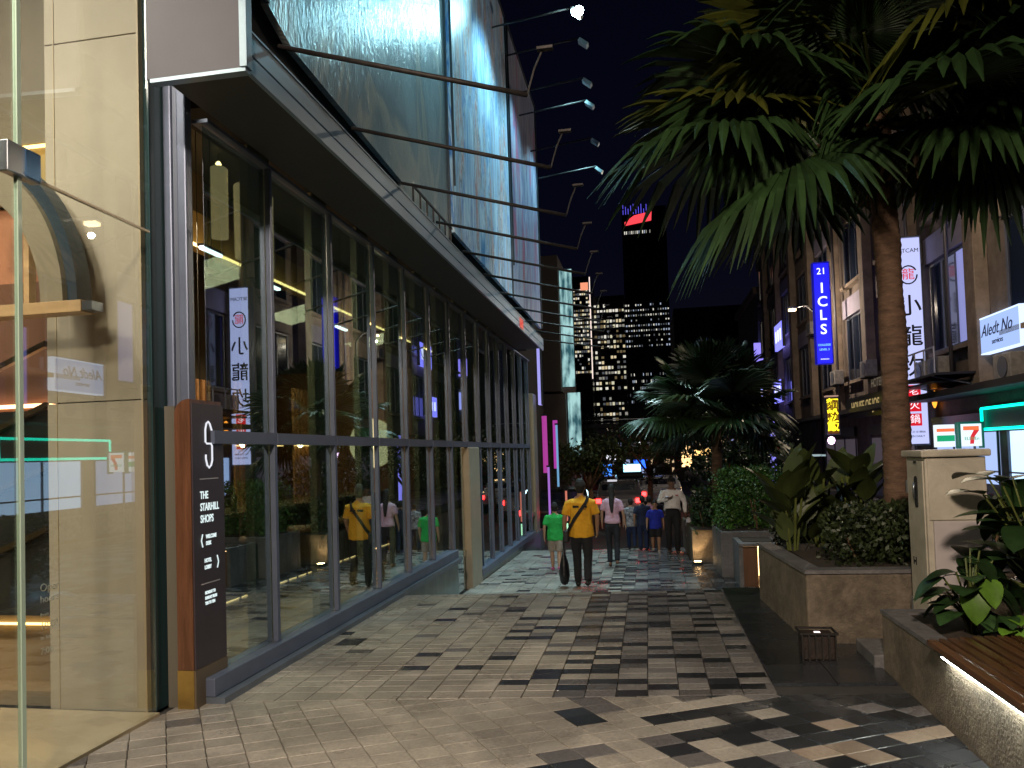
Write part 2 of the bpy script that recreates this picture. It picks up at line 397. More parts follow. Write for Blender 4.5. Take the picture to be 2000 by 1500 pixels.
part('sill', mall, alu, (MX - .12, MX + .06, 4.66, 11.27, .045, .168), bevel=.006)
part('sill', mall, alu, (MX - .12, MX + .07, 12.9, 19.3, -.5, -.38), bevel=.006)
part('ledge', mall, P('blue_slate', (.10, .12, .15), .35, 0, .2, 5), (MX - .1, MX + .13, 4.66, 8.45, -.02, .043), (MX - .1, MX + .10, 8.45, 11.3, -.02, .043))
part('plinth', mall, teal_m, (MX - .2, MX + .04, 8.44, 11.3, -1.2, -.022))
part('plinth', mall, teal_m, (MX - .2, MX + .03, 12.9, 21.0, -1.2, -.502))
part('head_rail', mall, alu, (MX - .1, MX + .02, 4.75, 19.3, 3.972, 3.998))
part('door_pillar', mall, P('cream_pillar', (.30, .265, .20), .4, 0, .08, 4), (MX - .10, MX + .05, 12.20, 12.95, -.9, 1.733), bevel=.02)
part('end_pillar', mall, P('cream_pillar', (.30, .265, .20)), (MX - .3, MX - .02, 20.0, 20.6, -1.2, 3.2), bevel=.02)
part('soffit', mall, soffit_m, (MX + .065, -2.31, 4.18, 17.2, 4.0, 4.05))
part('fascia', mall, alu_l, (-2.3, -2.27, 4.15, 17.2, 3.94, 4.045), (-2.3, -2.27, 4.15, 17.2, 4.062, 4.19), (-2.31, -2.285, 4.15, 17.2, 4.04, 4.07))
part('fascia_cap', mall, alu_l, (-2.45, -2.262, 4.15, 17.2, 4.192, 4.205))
part('red_marker', mall, E('red_marker_glow', (1, .05, .02), .6), (-2.268, -2.262, 13.9, 14.3, 3.97, 4.15))
part('end_panel', mall, lilac, (-2.93, -2.275, 4.10, 4.145, 3.95, 7.5), bevel=.004)
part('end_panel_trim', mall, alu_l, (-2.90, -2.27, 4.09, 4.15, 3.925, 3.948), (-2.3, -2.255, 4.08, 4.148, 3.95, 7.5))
part('upper_wall', mall, black, (-2.92, -2.46, 4.16, 17.0, 4.21, 9.5), (-3.4, -2.93, 5.0, 19, 4.21, 9.4))
# corner post
part('corner_post', mall, alu, (-3.20, -3.14, 4.64, 4.72, 0, 7.5), (-3.10, -3.03, 4.64, 4.72, 0, 7.5), bevel=.01)
part('corner_post_web', mall, P('pale_post', (.15, .17, .22), .4, .4), (-3.138, -3.102, 4.66, 4.70, 0, 7.5))
part('corner_return', mall, P('teal_reflection_glass', (.03, .06, .065), .12), (-3.245, -3.205, 4.50, 4.72, 0, 7.5))  # dark reflection in the return glass, put into its teal colour
# back structure
part('rear_wall', mall, brown_p, (-8.6, -8.5, 4.7, 20, 0, 3.1))
part('upper_rear_wall', mall, P('dim_olive_wall', (.10, .085, .05), .7), (-8.6, -8.5, 4.7, 20, 3.101, 5.6))
part('ceiling', mall, P('dark_ceiling', (.03, .03, .027), .7), (-8.6, -3.15, 4.7, 20, 5.3, 5.4))
part('cove_bulkhead', mall, P('ochre_bulkhead', (.42, .31, .12), .7), (-5.7, -5.5, 4.9, 20, 4.35, 4.78))
part('cove_upper', mall, P('dim_olive_wall', (.10, .085, .05)), (-5.65, -5.52, 4.9, 20, 4.79, 5.3))
part('cove_light_strip', mall, warm_s, (-5.44, -5.40, 4.9, 20, 4.30, 4.325))
part('restaurant_floor', mall, floor_i, (-8.5, -3.0, 4.67, 20, -.05, .05))
for k, y in enumerate(mull[:11]):
    o = part('inner_column', mall, P('column_plaster', (.17, .18, .135), .55, 0, .08, 2), (-3.22, -3.14, y + .02, y + .38, .052, 5.29), bevel=.006)
part('end_wall', mall, brown_p, (-8.5, -3.3, 14.6, 14.75, .052, 3.4))
for k, (y, z) in enumerate(((5.4, 3.9), (6.9, 3.85), (9.2, 3.75))):
    pass
# upper left mass with entrance
part('column', mall, beige, (-3.97, -3.25, 4.47, 4.9, 0.001, 2.03), (-3.97, -3.25, 4.47, 4.9, 2.037, 4.49), (-3.97, -3.25, 4.47, 4.9, 4.497, 7.4), bevel=.003)
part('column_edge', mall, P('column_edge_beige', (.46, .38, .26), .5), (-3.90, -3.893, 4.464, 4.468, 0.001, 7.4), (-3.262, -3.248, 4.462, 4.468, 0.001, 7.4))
ent = []
def rotm(o): o.rotation_euler = (0, 0, R(1.9)); o.location = (-3.17, 4.45, 0); return o
for (y0, y1, z0, z1) in ((-1.09, -.02, .01, 3.12), (-1.09, -.02, 3.135, 7.4), (-2.6, -1.12, 3.135, 7.4), (-2.6, -1.12, .01, 3.12)):
    rotm(part('entrance_glass_pane', mall, glass_e, (-.006, .006, y0, y1, z0, z1)))
edge = E('lit_glass_edge', (.42, .58, .46), .42)
rotm(part('glass_edge', mall, P('green_glass_edge', (.42, .55, .45), .2), (-.012, .012, -1.118, -1.092, .01, 7.4)))
rotm(part('glass_joint', mall, P('glass_joint_strip', (.55, .47, .33), .4), (-.010, .010, -1.09, -.02, 3.121, 3.134)))
rotm(part('patch_fitting', mall, steel, (-.03, .03, -1.20, -.98, 3.10, 3.26), bevel=.006))
rotm(part('patch_fitting_cover', mall, P('blue_steel_cover', (.10, .22, .42), .2, .8), (.031, .036, -1.09, -.99, 3.11, 3.25)))
part('lobby_floor', mall, P('honed_travertine', (.52, .43, .29), .2, 0, .12, 2, .05, 12, stretch=(.5, 2, 1), pos=True), (-9, -3.16, -2, 4.46, -.02, .004))
part('lobby_rear_wall', mall, orange_w, (-8.5, -3.975, 5.0, 5.1, 2.33, 3.6))
part('lobby_rear_panel', mall, P('brown_lacquer', (.15, .075, .045), .5), (-8.5, -3.975, 4.93, 4.99, 2.0, 3.0))
part('lobby_light_strip', mall, E('peach_strip', (1.0, .50, .25), 7), (-8.0, -3.98, 4.88, 4.92, 2.055, 2.08))
part('lobby_dark_wall', mall, dark_int, (-8.5, -3.975, 4.9, 4.95, 0.75, 2.0))
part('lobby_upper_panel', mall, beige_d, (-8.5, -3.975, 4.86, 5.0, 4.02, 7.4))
part('lobby_cove', mall, P('ochre_bulkhead', (.42, .31, .12)), (-8.5, -3.975, 4.9, 5.0, 3.62, 4.0))
part('lobby_cove_strip', mall, warm_s, (-8.5, -4.0, 4.84, 4.87, 3.985, 4.0))
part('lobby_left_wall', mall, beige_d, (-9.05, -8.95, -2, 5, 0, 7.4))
part('lobby_ceiling', mall, beige, (-9, -3.2, -2, 5, 7.4, 7.5))
part('lobby_lower_wall', mall, P('warm_low_wall', (.34, .24, .12), .5), (-8.5, -3.98, 4.9, 4.95, 0.005, .74))
part('lobby_low_strip', mall, warm_s, (-8.0, -3.99, 4.87, 4.89, .46, .475))
# arch fin in front of the column
def arch(name, r0, r1, y0, y1, m, cx=-4.34, cz=2.64, sx=1.0):
    b = MB(); n = 20; vs_ = []; fs = []
    for i in range(n + 1):
        a = math.pi * .5 * i / n + 0
        for r, y in ((r0, y0), (r1, y0), (r1, y1), (r0, y1)):
            vs_.append((cx + r * sx * math.cos(a), y, cz + r * 1.28 * math.sin(a)))
    for i in range(n):
        for j in range(4): fs.append((i * 4 + j, i * 4 + (j + 1) % 4, (i + 1) * 4 + (j + 1) % 4, (i + 1) * 4 + j))
    b.add(vs_, fs, m); return b.build(name, mall, smooth=False)
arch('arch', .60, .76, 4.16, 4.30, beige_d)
arch('arch_shadow_band', .762, .83, 4.20, 4.33, P('blue_black_shadow', (.025, .04, .055), .4))  # shadow band along the arch, built as a blue-black piece
part('shelf_beam', mall, light_wood, (-4.6, -3.42, 4.12, 4.24, 2.565, 2.64), bevel=.004)
part('beam_end_cap', mall, steel, (-3.418, -3.35, 4.13, 4.23, 2.575, 2.63))
part('oak_post', mall, light_wood, (-3.99, -3.95, 4.30, 4.36, 2.645, 3.25))
part('escalator_side', mall, dark_int, (-8, -4.02, 4.55, 4.6, .60, 2.0))
for k in range(4):
    b = MB(); x = -4.9 + .0 * k; z = .55 + .42 * k
    b.add([(-5.6, 4.50, z), (-4.02, 4.50, z + .62), (-4.02, 4.50, z + .66), (-5.6, 4.50, z + .04), (-5.6, 4.54, z), (-4.02, 4.54, z + .62), (-4.02, 4.54, z + .66), (-5.6, 4.54, z + .04)],
          [(0, 1, 2, 3), (3, 2, 6, 7), (0, 4, 5, 1), (1, 5, 6, 2)], P('bronze_rail', (.10, .075, .04), .3, .7)); b.build('escalator_rail', mall)
tw = P('faint_white_print', (.75, .70, .60), .6)
for k, (s, z, sz) in enumerate((('Open', .97, .06), ('hours', .91, .055), ('from', .83, .03), ('10:00', .77, .055), ('to late', .71, .03), ('7:00', .64, .05))):
    text(s, mall, tw, (-3.165, 3.50, z), sz, '+x', align='LEFT', extr=.0005)

# ---- things inside the restaurant
t = thing('bar_counter', 'long dark ribbed bar counter seen behind the first window panes', 'counter', loc=(-4.9, 9, 0))
part('counter_body', t, dark_int, (-.3, .25, -3.2, 4.2, .052, .98))
part('counter_top', t, P('counter_stone', (.12, .10, .07), .15, 0, .3, 6), (-.36, .33, -3.25, 4.25, .982, 1.03), bevel=.004)
for k in range(24): part('rib', t, P('rib_wood', (.05, .045, .035), .4), (.252, .27, -3.1 + .3 * k, -2.98 + .3 * k, .08, .95))
part('foot_glow', t, E('foot_strip', (1, .6, .25), 3), (.252, .262, -3.1, 4.1, .053, .062))
bottle_mb = MB(); bottle_mb.lathe([(.035, 0), (.036, .16), (.014, .21), (.013, .28)], (0, 0, 0), P('bottle_glass', (.10, .09, .05), .08, 0, spec=.8), 8)
b0 = None
for k in range(6):
    o = bottle_mb.build('bottle', None, True) if b0 is None else b0.copy()
    if b0 is None: b0 = o
    else: col.objects.link(o)
    o.location = (-4.8 + (k % 2) * .12, 6.2 + .5 * k, 1.031)
    tag(o, 'small dark glass bottle standing in the row on the bar counter', 'bottle', 'bottles on the bar counter')
t0 = None
for k, (x, y, z) in enumerate(((-4.2, 6.6, 1.80), (-4.9, 8.6, 1.83), (-5.4, 11.2, 1.85), (-4.4, 12.8, 1.9), (-3.9, 5.6, 1.76))):
    if t0 is None:
        t0 = thing('pendant_lamp', '', 'lamp', 'small warm pendant lamps in the restaurant')
        b = MB(); b.lathe([(.01, .05), (.035, .035), (.045, 0), (.035, -.035), (.01, -.05)], (0, 0, 0), E('pendant_glow', (1, .72, .38), 26), 10); b.build('bulb', t0, True)
        b = MB(); b.tube([(0, 0, .05), (0, 0, 3.4)], .004, black, 5); b.build('cord', t0); o = t0
    else: o = copy_tree(t0)
    o.location = (x, y, z)
    o['label'] = ['warm pendant bulb shining at transom height in the second pane', 'pendant bulb over the bar in the third pane', 'pendant bulb just left of the round glowing disc', 'pendant bulb in front of the round glowing disc', 'pendant bulb beside the top of the totem sign'][k]
t = thing('round_wall_lamp', 'big round cream glowing disc lamp on the brown end wall', 'lamp', loc=(-5.45, 14.56, 1.90))
b = MB(); n = 40
vs_ = [(.49 * math.cos(2 * math.pi * i / n), y, .49 * math.sin(2 * math.pi * i / n)) for y in (-.03, .03) for i in range(n)]
b.add(vs_, [tuple(range(n)), tuple(range(n, 2 * n))] + [(i, (i + 1) % n, n + (i + 1) % n, n + i) for i in range(n)], E('cream_disc_glow', (1.0, .78, .42), 1.25)); b.build('diffuser', t)
b = MB(); b.tube([(.5 * math.cos(2 * math.pi * i / n), 0, .5 * math.sin(2 * math.pi * i / n)) for i in range(n + 1)], .015, light_wood, 6); b.build('rim', t)
# woven lantern cluster
wov = P('woven_shade', (.60, .45, .26), .8, 0, .25, 30, .6, 60, stretch=(.3, .3, 3), emit=(1, .68, .34), estr=.45)
for k, (x, y, z, h) in enumerate(((-4.92, 8.2, 4.75, .95), (-4.70, 8.35, 4.55, 1.0), (-4.50, 8.5, 4.42, 1.05))):
    t = thing('woven_lantern', ['tallest woven lantern, nearest the corner post, with a spotlight on top', 'middle woven lantern of the three behind the first pane', 'lowest woven lantern of the three, nearest the mullion'][k], 'lantern', 'hanging woven lanterns behind the first pane', loc=(x, y, z))
    b = MB(); b.lathe([(.085, h / 2 - .1), (.105, h / 2 - .12), (.10, -h / 2), (.08, -h / 2)], (0, 0, 0), wov, 14); b.build('shade', t, True)
    b = MB(); b.tube([(0, 0, h / 2 - .1), (0, 0, 5.29 - z)], .006, black, 5); b.build('cord', t)
    b = MB(); b.lathe([(.02, 0), (.035, .03), (.02, .06)], (0, 0, h / 2 - .09), warm_e, 8); b.build('bulb', t, True)
for k, (x, y, z) in enumerate(((-3.9, 6.35, 3.55), (-3.75, 7.2, 3.40), (-3.75, 9.0, 3.25))):
    t = thing('linear_ceiling_lamp', ['white tube lamp hanging behind the first mullion', 'white tube lamp in the upper second pane', 'white tube lamp in the upper third pane'][k], 'lamp', 'white tube lamps behind the upper panes', loc=(x, y, z))
    part('tube', t, E('tube_glow', (.95, .97, 1), 6), (-.02, .02, -.16, .16, -.012, .012))
    part('bracket', t, alu, (-.03, .03, -.18, .18, .013, .035))
    part('hanger', t, black, (-.003, .003, -.003, .003, .036, 5.29 - z))
for k in range(4):
    t = thing('slatted_screen', ['warm wood slat screen behind the first pane', 'warm wood slat screen behind the second pane', 'warm wood slat screen behind the third pane', 'warm wood slat screen behind the fourth pane'][k], 'screen', 'wood slat screens at the back of the restaurant', loc=(-7.6 + .3 * k, 9.5 + 1.6 * k, 0))
    for j in range(9): part('slat', t, P('lit_slat_wood', (.36, .19, .08), .5, 0, .3, 5), (-.02, .02, -.7 + .16 * j, -.62 + .16 * j, .06, 3.0))
    part('shelf', t, light_wood, (-.05, .25, -.75, .75, 1.9, 1.94))
    part('shelf_light', t, E('shelf_strip', (1, .55, .2), 5), (.0, .2, -.7, .7, 1.88, 1.895))
st0 = None
for k in range(5):
    if st0 is None:
        st0 = thing('bar_stool', '', 'stool', 'bar stools along the counter'); o = st0
        b = MB(); b.lathe([(.17, .72), (.18, .76), (.16, .79)], (0, 0, 0), P('stool_leather', (.16, .09, .05), .5), 12); b.build('seat', st0, True)
        for q in range(4):
            a = R(45 + 90 * q); b = MB(); b.tube([(.11 * math.cos(a), .11 * math.sin(a), .72), (.19 * math.cos(a), .19 * math.sin(a), .05)], .012, black, 5); b.build('leg', st0)
    else: o = copy_tree(st0)
    o.location = (-4.25, 6.6 + 1.1 * k, 0)
    o['label'] = 'round leather bar stool at the dark counter, number %s from the entrance' % ['one', 'two', 'three', 'four', 'five'][k]
    o['label'] = ['bar stool nearest the entrance end of the counter', 'second bar stool from the entrance end', 'middle bar stool at the counter', 'fourth bar stool from the entrance end', 'bar stool at the far end of the counter'][k]

# ---- billboards
def billboard_mat(kind):
    m = bpy.data.materials.new('billboard_print_' + kind); m.use_nodes = True; N = m.node_tree.nodes; L = m.node_tree.links; b = N['Principled BSDF']
    pos = N.new('ShaderNodeTexCoord').outputs['Object']
    mp = N.new('ShaderNodeMapping'); L.new(pos, mp.inputs['Vector'])
    n1 = N.new('ShaderNodeTexNoise'); n1.inputs['Detail'].default_value = 6; L.new(mp.outputs[0], n1.inputs['Vector'])
    rp = N.new('ShaderNodeValToRGB'); L.new(n1.outputs['Fac'], rp.inputs['Fac']); el = rp.color_ramp.elements
    def ramp(stops):
        while len(el) > 1: el.remove(el[-1])
        el[0].position = stops[0][0]; el[0].color = (*stops[0][1], 1)
        for p_, c_ in stops[1:]: e_ = el.new(p_); e_.color = (*c_, 1)
    if kind == 'grey':
        mp.inputs['Scale'].default_value = (1, .9, .5); n1.inputs['Scale'].default_value = .7; n1.inputs['Distortion'].default_value = 1.2
        ramp([(0, (.10, .14, .16)), (.42, (.14, .19, .21)), (.50, (.30, .30, .27)), (.53, (.17, .21, .23)), (.62, (.24, .30, .32)), (1, (.34, .42, .45))])
        wv = N.new('ShaderNodeTexNoise'); wv.inputs['Scale'].default_value = 9; wv.inputs['Detail'].default_value = 3; wv.inputs['Distortion'].default_value = 2.5
        mp2 = N.new('ShaderNodeMapping'); mp2.inputs['Scale'].default_value = (1, 1.5, .42); mp2.inputs['Rotation'].default_value = (R(18), 0, 0); L.new(pos, mp2.inputs['Vector']); L.new(mp2.outputs[0], wv.inputs['Vector'])
        bp = N.new('ShaderNodeBump'); bp.inputs['Strength'].default_value = .35; bp.inputs['Distance'].default_value = .03; L.new(wv.outputs['Fac'], bp.inputs['Height']); L.new(bp.outputs['Normal'], b.inputs['Normal'])
        b.inputs['Roughness'].default_value = .30; b.inputs['Metallic'].default_value = .25
    else:
        mp.inputs['Scale'].default_value = (1, 1.7, .22); n1.inputs['Scale'].default_value = 1.9 if kind == 'blue' else 2.2; n1.inputs['Distortion'].default_value = .8; n1.inputs['Roughness'].default_value = .6
        if kind == 'blue': ramp([(0, (.01, .10, .14)), (.36, (.02, .20, .45)), (.41, (.30, .50, .68)), (.455, (.62, .72, .78)), (.49, (.03, .16, .45)), (.52, (.45, .6, .72)), (.56, (.06, .06, .08)), (.575, (.6, .68, .74)), (.61, (.40, .09, .04)), (.635, (.5, .6, .68)), (.7, (.02, .18, .30)), (1, (.5, .6, .7))])
        else: ramp([(0, (.02, .03, .05)), (.42, (.10, .12, .22)), (.5, (.30, .32, .38)), (.56, (.05, .10, .22)), (.62, (.30, .08, .12)), (1, (.12, .16, .26))])
        b.inputs['Roughness'].default_value = .35
        bp = N.new('ShaderNodeBump'); bp.inputs['Strength'].default_value = .4; bp.inputs['Distance'].default_value = .02; L.new(n1.outputs['Fac'], bp.inputs['Height']); L.new(bp.outputs['Normal'], b.inputs['Normal'])
    L.new(rp.outputs['Color'], b.inputs['Base Color']); return m
frame_m = P('billboard_frame', (.05, .06, .07), .4, .6)
def billboard(label, y0, y1, x, z0, z1, kind, poly=None, extra=None):
    t = thing('billboard', label, 'billboard', 'floodlit billboards above the canopy', loc=(x, y0, z0))
    b = MB(); poly = poly or [(y0, z0), (y1, z0), (y1, z1), (y0, z1)]; n = len(poly)
    vs_ = [(dx, y - y0, z - z0) for dx in (0, -.05) for y, z in poly]
    b.add(vs_, [tuple(range(n)), tuple(range(2 * n - 1, n - 1, -1))] + [(i, n + i, n + (i + 1) % n, (i + 1) % n) for i in range(n)], billboard_mat(kind)); b.build('print_panel', t)
    part('frame', t, frame_m, (.0, .03, y1 - y0 - .03, y1 - y0, 0, z1 - z0), (-.0, .03, 0, .025, .6, z1 - z0), (-.04, .02, 0, y1 - y0, z1 - z0, z1 - z0 + .06))
    return t
billboard('grey rippled billboard panel directly above the canopy, nearest the viewer', 4.50, 9.18, -2.36, 4.0, 9.55, 'grey',
          poly=[(4.55, 4.62), (4.9, 4.50), (7.35, 4.40), (7.45, 4.20), (9.18, 4.20), (9.18, 9.55), (4.5, 9.55)])
billboard('bright white and blue streaked billboard in the middle of the three', 9.22, 13.4, -2.30, 4.42, 9.55, 'blue')
billboard('dark blue streaked billboard, farthest of the three', 13.45, 17.0, -2.28, 4.42, 9.5, 'dark')
t = thing('canopy_railing', 'short dark railing standing on the canopy below the grey billboard', 'railing', loc=(-2.28, 7.4, 4.206))
part('top_rail', t, rust, (-.01, .01, 0, 1.6, .18, .2))
for k in range(7): part('baluster', t, rust, (-.008, .008, .02 + .25 * k, .04 + .25 * k, 0, .18))
# floodlight arms
arm_m = rust
def flood(y, x0, z0, x1, z1, lit, label, group, stand=False):
    t = thing('floodlight', label, 'floodlight', group, loc=(x0, y, z0))
    dx, dz = x1 - x0, z1 - z0
    b = MB(); b.tube([(0, 0, 0), (dx * .5, .0, dz * .5), (dx, .0, dz)], .017, arm_m, 6); b.build('arm', t, True)
    b = MB()
    if stand:
        b.tube([(dx, 0, dz), (dx + .05, 0, dz + .16), (dx + .10, .02, dz + .28)], .007, arm_m, 5); b.build('bracket', t)
        part('lamp_head', t, rust, (dx + .07, dx + .17, -.015, .03, dz + .275, dz + .292))
    else:
        b.tube([(dx, 0, dz), (dx + .02, 0, dz - .06)], .01, arm_m, 5); b.build('bracket', t)
        o = part('lamp_head', t, P('pale_lamp_housing', (.45, .55, .58), .3, .3), (-.09, .09, -.07, .07, -.03, .03)); o.location = (dx + .06, 0, dz - .10); o.rotation_euler = (0, R(38), 0)
        o = part('lens', t, E('floodlight_lit_lens', (.70, .96, 1.0), 60) if lit else P('unlit_lens', (.3, .4, .42), .15), (-.08, .08, -.06, .06, -.036, -.031)); o.location = (dx + .06, 0, dz - .10); o.rotation_euler = (0, R(38), 0)
        if lit:
            b = MB(); b.lathe([(.01, .07), (.055, .05), (.075, 0), (.055, -.05), (.01, -.07)], (dx + .1, -.06, dz - .10), E('floodlight_bulb', (.75, .97, 1.0), 45), 12); b.build('bulb', t, True)
    return t
for k, (y, z) in enumerate(((11.65, 8.5), (12.95, 8.72), (13.65, 8.36), (14.2, 8.2), (15.6, 8.05), (16.8, 7.9))):
    flood(y, -2.2, z - .1, -.90, z + .05, k == 0, ['brightly lit floodlight on the nearest high arm', 'unlit floodlight on the second high arm', 'third high floodlight arm along the billboards', 'fourth high floodlight arm along the billboards', 'fifth high floodlight arm along the billboards', 'farthest high floodlight arm'][k], 'high floodlight arms')
lab = ['nearest', 'second', 'third', 'fourth', 'fifth', 'sixth', 'seventh', 'eighth', 'ninth', 'tenth', 'eleventh']
for k in range(11):
    y = 4.62 + 1.27 * k
    flood(y, -2.32, 4.36 - .015 * k, -.66 - .012 * k, 3.84 + .01 * k, False, 'low rusty floodlight arm above the canopy, %s from the viewer' % lab[k], 'low floodlight arms', stand=True)

# ---- totem sign
t = thing('totem_sign', 'tall narrow wood and dark bronze directory totem with brass foot beside the glass', 'sign', loc=(-2.97, 4.55, 0))
wood = P('mahogany_cladding', (.115, .048, .024), .35, 0, .45, 6, .15, 40, stretch=(3, 3, .25))
face = P('aubergine_face', (.042, .032, .040), .42, 0, .1, 3)
b = MB(); n = 8
prof = [(-.115, .25), (-.115, 1.93)] + [(-.115 + .1 * (1 - math.cos(R(90) * i / n)), 1.93 + .10 * math.sin(R(90) * i / n)) for i in range(1, n + 1)] + [(0.0, 2.03), (0, .25)]
k = len(prof); b.add([(x, y, z) for y in (0.0, .37) for x, z in prof], [tuple(range(k)), tuple(range(2 * k - 1, k - 1, -1))] + [(i, k + i, k + (i + 1) % k, (i + 1) % k) for i in range(k)], wood); b.build('wood_body', t)
part('face_panel', t, face, (.001, .012, .004, .376, .25, 2.005), bevel=.002)
part('brass_foot', t, P('brass', (.50, .33, .10), .3, .85, .1, 8), (-.118, .0, -.002, .375, .0, .248))
part('face_foot', t, P('bronze_foot', (.16, .12, .08), .4, .4), (.001, .014, .0, .378, .0, .248))
part('back_panel', t, P('grey_totem_back', (.10, .09, .07), .5), (-.20, -.125, .02, .36, .0, 1.99))
lt = E('totem_letter_glow', (.80, .95, .95), 1.0)
def swoosh(parent, pts, r, m, name): b = MB(); b.tube(pts, r, m, 6); return b.build(name, parent, True)
S = [(.016, .225, 1.785), (.016, .225, 1.83), (.016, .205, 1.87), (.016, .185, 1.885), (.016, .163, 1.87), (.016, .150, 1.83), (.016, .150, 1.745), (.016, .165, 1.735), (.016, .215, 1.735), (.016, .228, 1.72), (.016, .228, 1.62), (.016, .212, 1.585), (.016, .19, 1.57), (.016, .168, 1.585), (.016, .152, 1.63), (.016, .152, 1.66)]
swoosh(t, S, .0065, E('totem_logo_glow', (.9, .92, 1), .95), 'logo')
part('divider', t, P('grey_line', (.4, .38, .4), .5), (.013, .015, .08, .30, 1.492, 1.50), (.013, .015, .08, .30, 0.79, .797))
for s, z, sz, y in (('THE', 1.385, .072, .08), ('STARHILL', 1.305, .072, .08), ('SHOPS', 1.225, .072, .08), ('WELCOME', 1.105, .036, .14), ('DESK', 1.06, .036, .14), ('HOTEL', .945, .036, .12), ('LOBBY', .90, .036, .12), ('MONDAY TO', .73, .028, .12), ('SUNDAY FROM', .695, .028, .12), ('TEN TO TEN', .66, .028, .12)):
    o = text(s, t, lt, (.014, y, z), sz, '+x', align='LEFT', extr=.001, sx=.72, off=.0012)
swoosh(t, [(.015, .10, 1.125), (.015, .085, 1.083), (.015, .10, 1.04)], .004, lt, 'arrow')
swoosh(t, [(.015, .27, .965), (.015, .285, .92), (.015, .27, .88)], .004, lt, 'arrow')

# ================================================================== RIGHT: PLANTERS, BENCH, CABINET
t = thing('planter', 'large rendered concrete planter holding the tall palm and dark hedge', 'planter')
b = MB()
x0, x1, y0, y1, h = 1.22, 3.6, 6.48, 8.35, .585
b.prism([(x0, y0), (x1, y0 + .08), (x1, y1), (x0 - .12, y1)], -.1, h - .032, conc); b.build('box', t, bevel=.02)
b = MB(); b.prism([(x0 - .01, y0 - .01), (x1, y0 + .07), (x1, y0 + .22), (x0 + .13, y0 + .15)], h - .03, h, conc_g)
b.prism([(x0 - .01, y0 + .0), (x0 + .13, y0 + .16), (x0 + .02, y1), (x0 - .13, y1)], h - .031, h - .001, conc_g); b.build('coping', t)
part('earth', t, soil, (x0 + .12, x1, y0 + .2, y1 - .05, h - .031, h - .008))
t = thing('planter', 'low concrete planter with the wooden bench at the bottom right', 'planter')
b = MB(); b.prism([(1.59, 1.5), (2.42, 1.5), (2.42, 5.80), (1.59, 5.80)], -.02, .385, conc); b.build('box', t, bevel=.012)
b = MB(); b.prism([(1.585, 4.78), (1.72, 4.78), (1.72, 5.81), (1.585, 5.81)], .387, .415, conc_g); b.prism([(1.722, 5.68), (2.40, 5.68), (2.40, 5.81), (1.722, 5.81)], .387, .4155, conc_g); b.build('coping', t)
part('earth', t, soil, (1.723, 2.2, 4.8, 5.67, .386, .402))
t = thing('planter_wall', 'raised concrete planter wall behind the bench, with big leaves above', 'wall')
part('wall', t, conc, (2.28, 2.44, 1.5, 5.85, .39, .58)); part('coping', t, conc_g, (2.26, 2.50, 1.5, 5.87, .582, .612))
t = thing('step_kerb', 'low concrete kerb between the two planters', 'kerb'); part('kerb_block', t, conc_g, (1.53, 2.4, 5.805, 6.30, -.02, .09), bevel=.01)
# bench
bw = P('bench_teak', (.085, .040, .018), .30, 0, .4, 5, .15, 50, stretch=(6, .6, 1), island=.25, rvar=.1)
t = thing('bench', 'slatted teak bench top with a white light strip under its front edge', 'bench', loc=(1.53, 4.72, .42))
ws = [(0, .05), (.068, .035)] + [(.122 + .073 * q, .052) for q in range(8)]
for k, (xx, ww) in enumerate(ws):
    o = part('slat', t, bw, (xx, xx + ww, -3.2, 0 + .12 * min(1, k * .18), .012 - (.006 if k == 1 else 0), .045), bevel=.004)
for k in range(6): part('bearer', t, dark_int, (.03, .70, -.15 - .55 * k, -.10 - .55 * k, -.03, .011))
part('light_strip', t, E('bench_led', (.93, .97, .86), 85), (.018, .036, -3.1, -.16, -.016, -.006))
part('light_housing', t, steel, (.012, .042, -3.1, -.14, -.005, .004))
# electric cabinet
cab_m = P('cream_painted_steel', (.46, .42, .345), .40, 0, .06, 2.5, .08, 14, dirt=.22, dscale=3, rvar=.1)
t = thing('electric_cabinet', 'cream steel utility cabinet with overhanging lid standing between the planters', 'cabinet', loc=(1.99, 6.0, 0))
part('body', t, cab_m, (0, .41, 0, .40, -.02, 1.475), bevel=.006)
part('lid', t, cab_m, (-.03, .44, -.03, .43, 1.478, 1.53), bevel=.012)
part('door_panel', t, cab_m, (.015, .40, -.012, -.001, 1.02, 1.455), bevel=.004)
part('door_panel', t, P('cool_grey_panel', (.42, .38, .38), .42, 0, .08, 3), (.035, .415, -.028, -.001, .50, 1.012), bevel=.005)
part('side_door', t, cab_m, (-.012, -.001, .02, .36, .06, 1.45), bevel=.004)
part('hinge', t, steel, (-.02, -.001, .365, .385, .3, .4)); part('hinge', t, steel, (-.02, -.001, .365, .385, 1.2, 1.3))
b = MB(); n = 16; vs_ = [(x_, .16 + .028 * math.cos(2 * math.pi * i / n), 1.22 + (.09 if math.sin(2 * math.pi * i / n) > 0 else -.09) + .028 * math.sin(2 * math.pi * i / n)) for x_ in (-.02, -.0125) for i in range(n)]
b.add(vs_, [tuple(range(n)), tuple(range(2 * n - 1, n - 1, -1))] + [(i, n + i, n + (i + 1) % n, (i + 1) % n) for i in range(n)], black); b.build('lock_plate', t)
b = MB(); b.tube([(-.026, .16, 1.29), (-.034, .16, 1.24), (-.026, .16, 1.17)], .009, steel, 6); b.build('handle', t, True)
part('lock_knob', t, black, (-.02, -.0125, .14, .18, 1.435, 1.452))
for z in (.56, .64): b = MB(); b.tube([(.09, -.034, z), (.09, -.027, z)], .009, black, 8); b.build('bolt', t)
